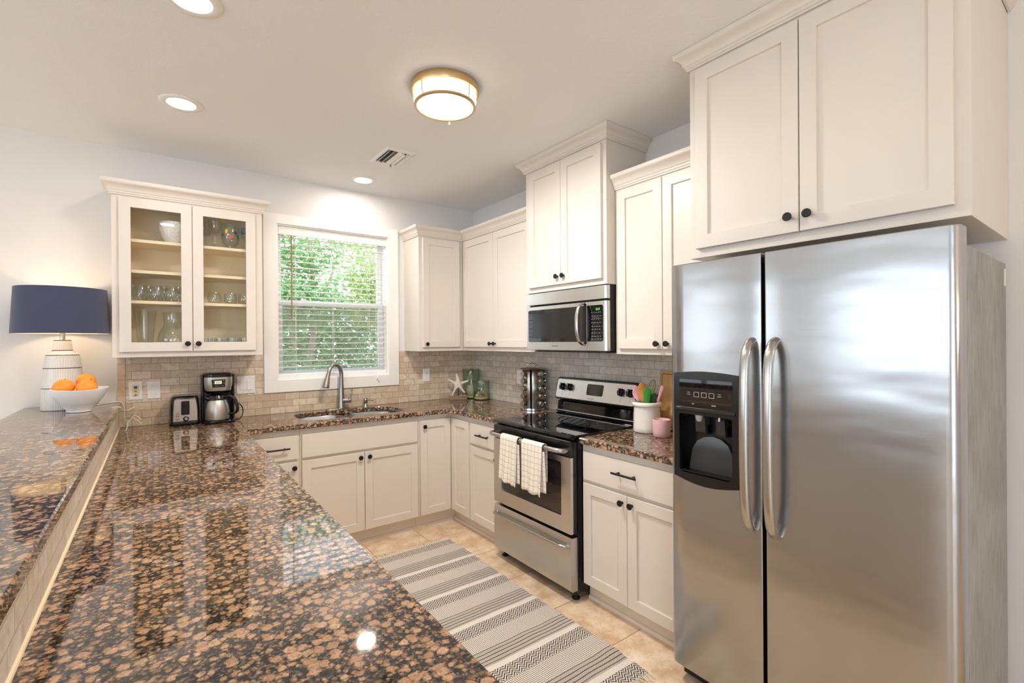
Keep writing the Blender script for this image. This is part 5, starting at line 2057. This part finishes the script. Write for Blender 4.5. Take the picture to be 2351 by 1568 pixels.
for k, (x, y, w_) in enumerate([(-2.178, -.225, 'left'), (-2.085, -.225, 'middle'), (-2.000, -.225, 'right')]):
    lab = 'low rounded tumbler, %s one of three behind the right cabinet door' % w_
    if L0 is None:
        L0 = turned('tumbler', lab, 'glass', 'low tumblers in the cabinet', x, y, S1, low)
    else:
        dup(L0, (x, y, S1), lab)
jl = [('glass_wall', [(0, .001), (.030, .001), (.033, .004), (.034, .095), (.0325, .095), (.0315, .008), (0, .007)], WINEG)]
J0 = None
names = ['leftmost', 'second from the left', 'third from the left', 'fourth from the left', 'fifth from the left']
for k in range(4):
    lab = 'straight drinking glass on the cabinet floor behind the right door, %s' % names[k]
    x = -2.222 + k * .074
    if J0 is None:
        J0 = turned('drinking_glass', lab, 'glass', 'drinking glasses on the cabinet floor', x, -.215, S0, jl)
    else:
        dup(J0, (x, -.215, S0), lab)
for k, x in enumerate((-2.185, -2.112, -2.039)):
    dup(J0, (x, -.13, S0), 'straight drinking glass in the back row on the cabinet floor, %s' % ('left one', 'middle one', 'right one')[k])
turned('flower_vase', 'tall clear flared glass vase on the cabinet floor behind the left door', 'vase', None, -2.545, -.18, S0, [('glass_wall', [(0, .001), (.034, .001), (.037, .006), (.043, .10), (.051, .20), (.060, .272), (.0585, .272), (.0495, .20), (.0415, .10), (.034, .012), (0, .010)], WINEG)])
turned('glass_pitcher', 'round-bellied clear glass pitcher on the cabinet floor behind the left door', 'pitcher', None, -2.405, -.19, S0, [('glass_wall', [(0, .001), (.045, .001), (.060, .012), (.076, .05), (.080, .085), (.074, .125), (.054, .165), (.046, .185), (.048, .235), (.052, .262), (.0505, .262), (.0465, .235), (.0445, .185), (.0525, .165), (.0725, .125), (.0785, .085), (.0745, .05), (.058, .014), (0, .006)], WINEG)])
stk = None
for k in range(2):
    lab = ('white embossed serving bowl at the bottom of the stack on the top cabinet shelf', 'white embossed serving bowl nested on top of the stack on the top cabinet shelf')[k]
    z = S3 + k * .026
    pr = [('bowl_wall', [(0, .001), (.044, .001), (.047, .006), (.068, .040), (.082, .080), (.0875, .112), (.0855, .1135), (.080, .082), (.066, .045), (.044, .014), (0, .012)], EMBOSS)]
    if stk is None:
        stk = turned('serving_bowl', lab, 'bowl', 'white bowls on the top shelf', -2.392, -.165, z, pr, 40)
    else:
        dup(stk, (-2.392, -.165, z), lab)
gob = [('stem', [(0, .0005), (.034, .0005), (.034, .002), (.012, .006), (.0055, .012), (.0050, .05), (.008, .058), (.0055, .066), (.006, .088), (0, .088)], WINEG), ('goblet_bowl', [(0, .0885), (.008, .089), (.024, .100), (.034, .125), (.037, .150), (.038, .185), (.0368, .185), (.0358, .150), (.0328, .126), (.023, .103), (0, .093)], WINEG)]
g0 = turned('goblet', 'clear stemmed goblet at the left of the top shelf behind the right door', 'glass', 'stemmed goblets on the top shelf', -2.172, -.215, S3, gob)
dup(g0, (-2.215, -.11, S3), 'clear stemmed goblet half behind the other at the back of the top shelf')
fp_ = turned('painted_pitcher', 'clear glass pitcher painted with colourful fruit and green leaves', 'pitcher', None, -2.080, -.205, S3, [('glass_wall', [(0, .001), (.034, .001), (.036, .008), (.030, .016), (.030, .022), (.046, .040), (.054, .075), (.055, .12), (.052, .170), (.0505, .170), (.0535, .12), (.0525, .075), (.0445, .042), (.028, .025), (0, .024)], WINEG)])
PC = Vector((-2.080, -.205, S3))
pa = math.atan2(-3.96 + .205, -2.489 + 2.080)
for nm, da, z, w_, h_, m_ in (('painted_apple', 4, .078, .0135, .0135, 0), ('painted_pear', -26, .112, .009, .016, 1), ('painted_plum', 32, .108, .012, .0115, 3), ('painted_leaf', -10, .140, .020, .005, 2), ('painted_leaf', 22, .145, .014, .005, 2), ('painted_leaf', -42, .078, .010, .010, 2), ('painted_grapes', 52, .082, .009, .014, 3), ('painted_leaf', 38, .080, .008, .010, 2), ('painted_leaf', -30, .150, .006, .010, 2), ('painted_berries', -52, .090, .007, .014, 3)):
    bm = new()
    ang = pa + R(da)
    M = aim(PC + Vector((math.cos(ang) * .0545, math.sin(ang) * .0545, z)), (math.cos(ang), math.sin(ang), 0))
    sphere(bm, (0, 0, 0), 1, None, 14, 8, (1, 1, 1))
    sc_ = Matrix.Diagonal((w_, h_, .0014, 1))
    zax = M.to_3x3() @ Vector((0, 1, 0))
    bm.transform(M @ (Matrix.Rotation(0, 4, 'Z')) @ sc_)
    finish(nm, bm, FRUITS[m_], fp_)
turned('mosaic_glass', 'blue and amber patterned glass at the right end of the top shelf', 'glass', None, -1.982, -.205, S3, [('stem', [(0, .0005), (.030, .0005), (.030, .002), (.007, .010), (.006, .06), (.012, .07)], WINEG), ('glass_bowl', [(.012, .0702), (.030, .085), (.036, .11), (.036, .118)], WINEG), ('patterned_band', [(.0362, .1182), (.0366, .152), (.0356, .152), (.0352, .1182), (.0362, .1182)], MOSAIC)])

# ---------------------------------------------------------------- ceiling fixtures
WARM = (1.0, .90, .80)
for k, (x, y, lab) in enumerate(((-1.195, -.305, 'round recessed downlight in the ceiling in front of the window'),
                                 (-2.377, -.925, 'round recessed downlight above the bar, the farther one in view'),
                                 (-2.377, -1.862, 'recessed downlight above the bar, cut off by the top edge of the picture'),
                                 (-2.39, -2.83, 'recessed downlight above the near end of the bar'))):
    t = thing('downlight', (x, y, CH), lab, 'ceiling light', 'recessed downlights')
    bm = new(); lathe(bm, [(.098, -.0005), (.098, -.003), (.094, -.006), (.072, -.008), (.0655, -.006), (.0655, -.0005)], at(x, y, CH), 48, False, False)
    finish('trim_ring', bm, WHITEP, t, 40)
    bm = new(); lathe(bm, [(.0655, -.0045), (.04, -.0052), (0, -.0055)], at(x, y, CH), 40, False, False)
    finish('lens', bm, LENS, t, 40)
    lamp('downlight_lamp', 'AREA', (x, y, CH - .012), 5.0, WARM, (0, 0, 0), shape='DISK', size=.12)
fx_, fy_ = -1.338, -1.878
t = thing('flush_light', (fx_, fy_, CH), 'round flush-mount ceiling light with frosted glass and brushed gold bands', 'ceiling light')
bm = new(); lathe(bm, [(.140, -.0005), (.1655, -.0005), (.1665, -.004), (.1665, -.036), (.1645, -.039), (.158, -.039), (.158, -.030), (.140, -.030)], at(fx_, fy_, CH), 64, False, False)
finish('gold_rim', bm, GOLD, t, 35)
bm = new(); lathe(bm, [(.154, -.0385), (.153, -.075), (.147, -.093), (.138, -.1005), (.10, -.1035), (0, -.1045)], at(fx_, fy_, CH), 64, False, False)
finish('frosted_shade', bm, DOME, t, 60)
bm = new(); lathe(bm, [(.1475, -.094), (.1500, -.0945), (.1500, -.1030), (.1445, -.1055), (.1390, -.1045), (.1390, -.1020), (.1475, -.094)], at(fx_, fy_, CH), 64, False, False)
gr = finish('gold_band', bm, GOLD, t, 35)
for k in range(4):
    a = R(18 + 90 * k)
    bm = new()
    c, s = math.cos(a), math.sin(a)
    tube(bm, [(fx_ + .1570 * c, fy_ + .1570 * s, CH - .037), (fx_ + .1555 * c, fy_ + .1555 * s, CH - .078), (fx_ + .1500 * c, fy_ + .1500 * s, CH - .098)], .0028, 8)
    finish('strap', bm, GOLD, t)
bm = new(); a = math.atan2(-3.96 - fy_, -2.489 - fx_) + math.pi - .15
lathe(bm, [(.0, -.0005), (.004, -.0005), (.003, -.006), (.0058, -.011), (.0050, -.016), (0, -.018)], at(fx_ + .1445 * math.cos(a), fy_ + .1445 * math.sin(a), CH - .1052), 14, False, False)
finish('thumb_screw', bm, GOLD, t)
lamp('flush_lamp', 'AREA', (fx_, fy_, CH - .108), 33, (1.0, .93, .87), (0, 0, 0), shape='DISK', size=.26)
vt = thing('air_vent', (-1.19, -.86, CH), 'white louvred air vent in the ceiling between the window and the round light', 'vent')
vx0, vx1, vy0, vy1 = -1.293, -1.093, -1.033, -.712
VF = Fr((0, 0, CH), (1, 0, 0), (0, 1, 0), (0, 0, -1))
bm = new()
o4 = [(vx0, vy0), (vx1, vy0), (vx1, vy1), (vx0, vy1)]
i4 = [(vx0 + .028, vy0 + .045), (vx1 - .028, vy0 + .045), (vx1 - .028, vy1 - .045), (vx0 + .028, vy1 - .045)]
loft(bm, [[VF(a, b, n) for a, b in lp] for lp, n in ((o4, .0005), (o4, .003), (inset(o4, .012), .009), (inset(o4, .024), .009), (i4, .0055), (i4, .001))])
finish('face_plate', bm, WHITEP, vt, 20)
bm = new(); fbox(bm, VF, vx0 + .024, vx1 - .024, vy0 + .04, vy1 - .04, .0004, .0010); finish('duct_opening', bm, simple('duct_dark', '3b3d3c', .6), vt, 0)
for k in range(5):
    x = vx0 + .040 + k * .030
    tilt = R(-58 if k < 2 else (20 if k == 2 else 55))
    d = Vector((math.cos(tilt), 0, -abs(math.sin(tilt))))
    if k < 2:
        d.x = -abs(d.x)
    bm = new()
    p0 = Vector((x, 0, CH - .0012))
    w_ = .024 if k != 2 else .030
    n_ = Vector((-d.z, 0, d.x)) * .0008
    for sgn in (1,):
        vs = []
        for yy in (vy0 + .046, vy1 - .046):
            for q in (p0 + n_, p0 + d * w_ + n_, p0 + d * w_ - n_, p0 - n_):
                vs.append(bm.verts.new((q.x, yy, q.z)))
        bm.faces.new(vs[:4][::-1]); bm.faces.new(vs[4:])
        for i in range(4):
            bm.faces.new((vs[i], vs[(i + 1) % 4], vs[4 + (i + 1) % 4], vs[4 + i]))
    finish('louvre', bm, WHITEP, vt, 0)
bm = new(); fbox(bm, VF, -1.165, -1.155, vy1 - .052, vy1 - .046, .002, .028); finish('damper_lever', bm, GREYP, vt, 0)

# ---------------------------------------------------------------- rug
ru = thing('rug', (-1.08, -1.75, 0), 'black and cream striped woven runner rug with chevron bands on the tile floor', 'rug')
RX0, RX1, RY0, RY1 = -1.385, -.776, -2.640, -.872
bm = new()
nx, ny = 36, 150
gt, gb = [], []
for j in range(ny + 1):
    rt_, rb_ = [], []
    for i in range(nx + 1):
        s, q = i / nx, j / ny
        y = RY0 + (RY1 - RY0) * q
        edge = .0025 * math.sin(y * 63) if i in (0, nx) else 0
        x = RX0 + (RX1 - RX0) * s + .004 * math.sin(y * 5.1 + 1) + edge
        rip = .0045 * math.exp(-((s - .93) / .10) ** 2) * max(0, math.sin((y + 2.52) * 24)) * math.exp(-((y + 2.40) / .16) ** 2)
        z = .0055 + rip * 1.6 + .0008 * math.sin(x * 31 + y * 23)
        rt_.append(bm.verts.new((x, y, z)))
        rb_.append(bm.verts.new((x, y, .0006)))
    gt.append(rt_); gb.append(rb_)
for j in range(ny):
    for i in range(nx):
        bm.faces.new((gt[j][i], gt[j][i + 1], gt[j + 1][i + 1], gt[j + 1][i]))
        bm.faces.new((gb[j][i], gb[j + 1][i], gb[j + 1][i + 1], gb[j][i + 1]))
    for i in (0, nx):
        bm.faces.new((gt[j][i], gt[j + 1][i], gb[j + 1][i], gb[j][i]))
for j in (0, ny):
    for i in range(nx):
        bm.faces.new((gt[j][i], gb[j][i], gb[j][i + 1], gt[j][i + 1]))
finish('woven_field', bm, RUGM, ru, 60)
rnd = random.Random(21)
for yb_, dr in ((RY1, 1), (RY0, -1)):
    bm = new()
    for k in range(64):
        x = RX0 + .006 + (RX1 - RX0 - .012) * k / 63
        for m in range(2):
            L_ = rnd.uniform(.035, .065)
            dx = rnd.uniform(-.03, .03)
            z = rnd.uniform(.002, .009)
            tube(bm, spline([(x, yb_ - dr * .004, .0045), (x + dx * .3, yb_ + dr * L_ * .4, .004 + z), (x + dx, yb_ + dr * L_, .0022)], 3), .0014, 5)
    finish('fringe', bm, CREAMYARN, ru, 60)

# ---------------------------------------------------------------- outside the kitchen window
bm = new(); box(bm, -14, 12, .30, 22, -.55, -.40)
struct(finish('ground_outside', bm, LAWN, smooth=0))


def foliage(bm, n, centres, size, rnd, clip):
    k = 0
    while k < n:
        c, r_ = rnd.choice(centres)
        while True:
            p = Vector((rnd.uniform(-1, 1), rnd.uniform(-1, 1), rnd.uniform(-1, 1)))
            if .2 < p.length < 1:
                break
        p = Vector(c) + Vector((p.x * r_[0], p.y * r_[1], p.z * r_[2]))
        k += 1
        if not (clip[0] < p.x < clip[1] and clip[2] < p.y < clip[3] and clip[4] < p.z < clip[5]):
            continue
        if p.z > clip[5] - .5 * rnd.random():
            continue
        d = Vector((rnd.gauss(0, 1), rnd.gauss(0, 1), rnd.gauss(0, .6))).normalized()
        u_ = d.cross(Vector((rnd.gauss(0, 1), rnd.gauss(0, 1), rnd.gauss(0, 1)))).normalized()
        L_ = size * rnd.uniform(.6, 1.3)
        w_ = L_ * rnd.uniform(.32, .5)
        v = [bm.verts.new(p + d * L_ * a + u_ * w_ * b + d.cross(u_) * L_ * h) for a, b, h in ((-.5, 0, 0), (-.1, -.5, .06), (.5, 0, 0), (-.1, .5, .06))]
        bm.faces.new((v[0], v[1], v[2])); bm.faces.new((v[0], v[2], v[3]))


def tree(name, label, cat, x, y, centres, n, size, mat, trunk, seed, clip):
    rnd_ = random.Random(seed)
    t = thing(name, (x, y, -.4), label, cat)
    bm = new(); foliage(bm, n, centres, size, rnd_, clip)
    finish('foliage', bm, mat, t, 0, recalc=False)
    for pts_, r0_, r1_ in trunk:
        sp_ = spline(pts_, 6)
        bm = new(); tube(bm, sp_, [r0_ + (r1_ - r0_) * i / (len(sp_) - 1) for i in range(len(sp_))], 10)
        finish('trunk' if r0_ > .05 else 'branch', bm, BARK, t, 60)
    return t


BIG = 60
tree('tree', 'leafy green tree outside, filling the upper left of the window', 'tree', -1.3, 3.6,
     [((-2.2, 3.6, 2.9), (1.0, .6, .8)), ((-1.3, 3.7, 2.4), (.9, .5, .75)), ((-.7, 3.6, 3.1), (.6, .5, .7)), ((-1.9, 3.4, 2.0), (.8, .4, .5)), ((-.9, 3.4, 2.0), (.8, .4, .4)), ((-.9, 3.6, 4.0), (1.2, .6, .6))], 15000, .085, LEAFA,
     [([(-.62, 3.75, -.4), (-.66, 3.75, .8), (-.55, 3.7, 1.8), (-.62, 3.65, 3.0)], .052, .03), ([(-.55, 3.7, 1.8), (-.25, 3.7, 2.6)], .03, .015)], 1, (-BIG, -.12, 3.0, 4.6, 1.66, 3.45))
tree('tree', 'yellow-green tree outside at the right side of the window', 'tree', .6, 3.6,
     [((.5, 3.6, 2.8), (.8, .5, .75)), ((.9, 3.5, 2.0), (.7, .4, .5)), ((.3, 3.7, 3.7), (.9, .5, .6)), ((.35, 3.5, 2.1), (.6, .4, .5))], 10000, .080, LEAFC,
     [([(.75, 3.75, -.4), (.7, 3.7, 1.2), (.6, 3.6, 3.0)], .055, .025)], 2, (-.08, BIG, 3.0, 4.6, 1.66, 3.45))
tree('shrub', 'dark shrub outside at the lower right of the window', 'shrub', .3, 2.6,
     [((.20, 2.5, 1.05), (.60, .4, .8)), ((.80, 2.4, 1.1), (.6, .4, .75)), ((.55, 2.5, .4), (.8, .4, .6))], 10000, .065, LEAFB, [([(.35, 2.6, -.4), (.4, 2.6, 1.0)], .03, .015)], 3, (-.40, BIG, 1.9, 2.95, -.4, 1.62))
tree('shrub', 'green shrub outside at the lower left of the window', 'shrub', -1.5, 2.6,
     [((-1.75, 2.5, 1.05), (.7, .4, .7)), ((-1.15, 2.5, .7), (.6, .4, .7)), ((-2.1, 2.5, .7), (.7, .4, .8))], 10000, .065, LEAFB, [([(-1.6, 2.6, -.4), (-1.55, 2.6, 1.0)], .03, .015)], 4, (-BIG, -.60, 1.9, 2.95, -.4, 1.60))
tree('tree', 'distant trees outside closing the view behind the nearer ones', 'tree', 0, 8,
     [((-2.4, 8, 2.5), (1.8, 1, 2.4)), ((.2, 8.5, 2.0), (2.0, 1, 2.0)), ((2.6, 8, 2.8), (1.8, 1, 2.6)), ((1.0, 9, 1.0), (2.6, .8, 1.7)), ((4.2, 8, 2.2), (1.6, 1, 2.6)), ((-1.0, 8.2, 1.3), (3.0, .8, 1.0)), ((2.0, 8.2, 1.3), (3.0, .8, 1.0))], 14000, .19, LEAFA,
     [([(0, 8, -.4), (.1, 8, 3.0)], .12, .06)], 5, (-BIG, BIG, 6.5, BIG, -.4, 4.3))
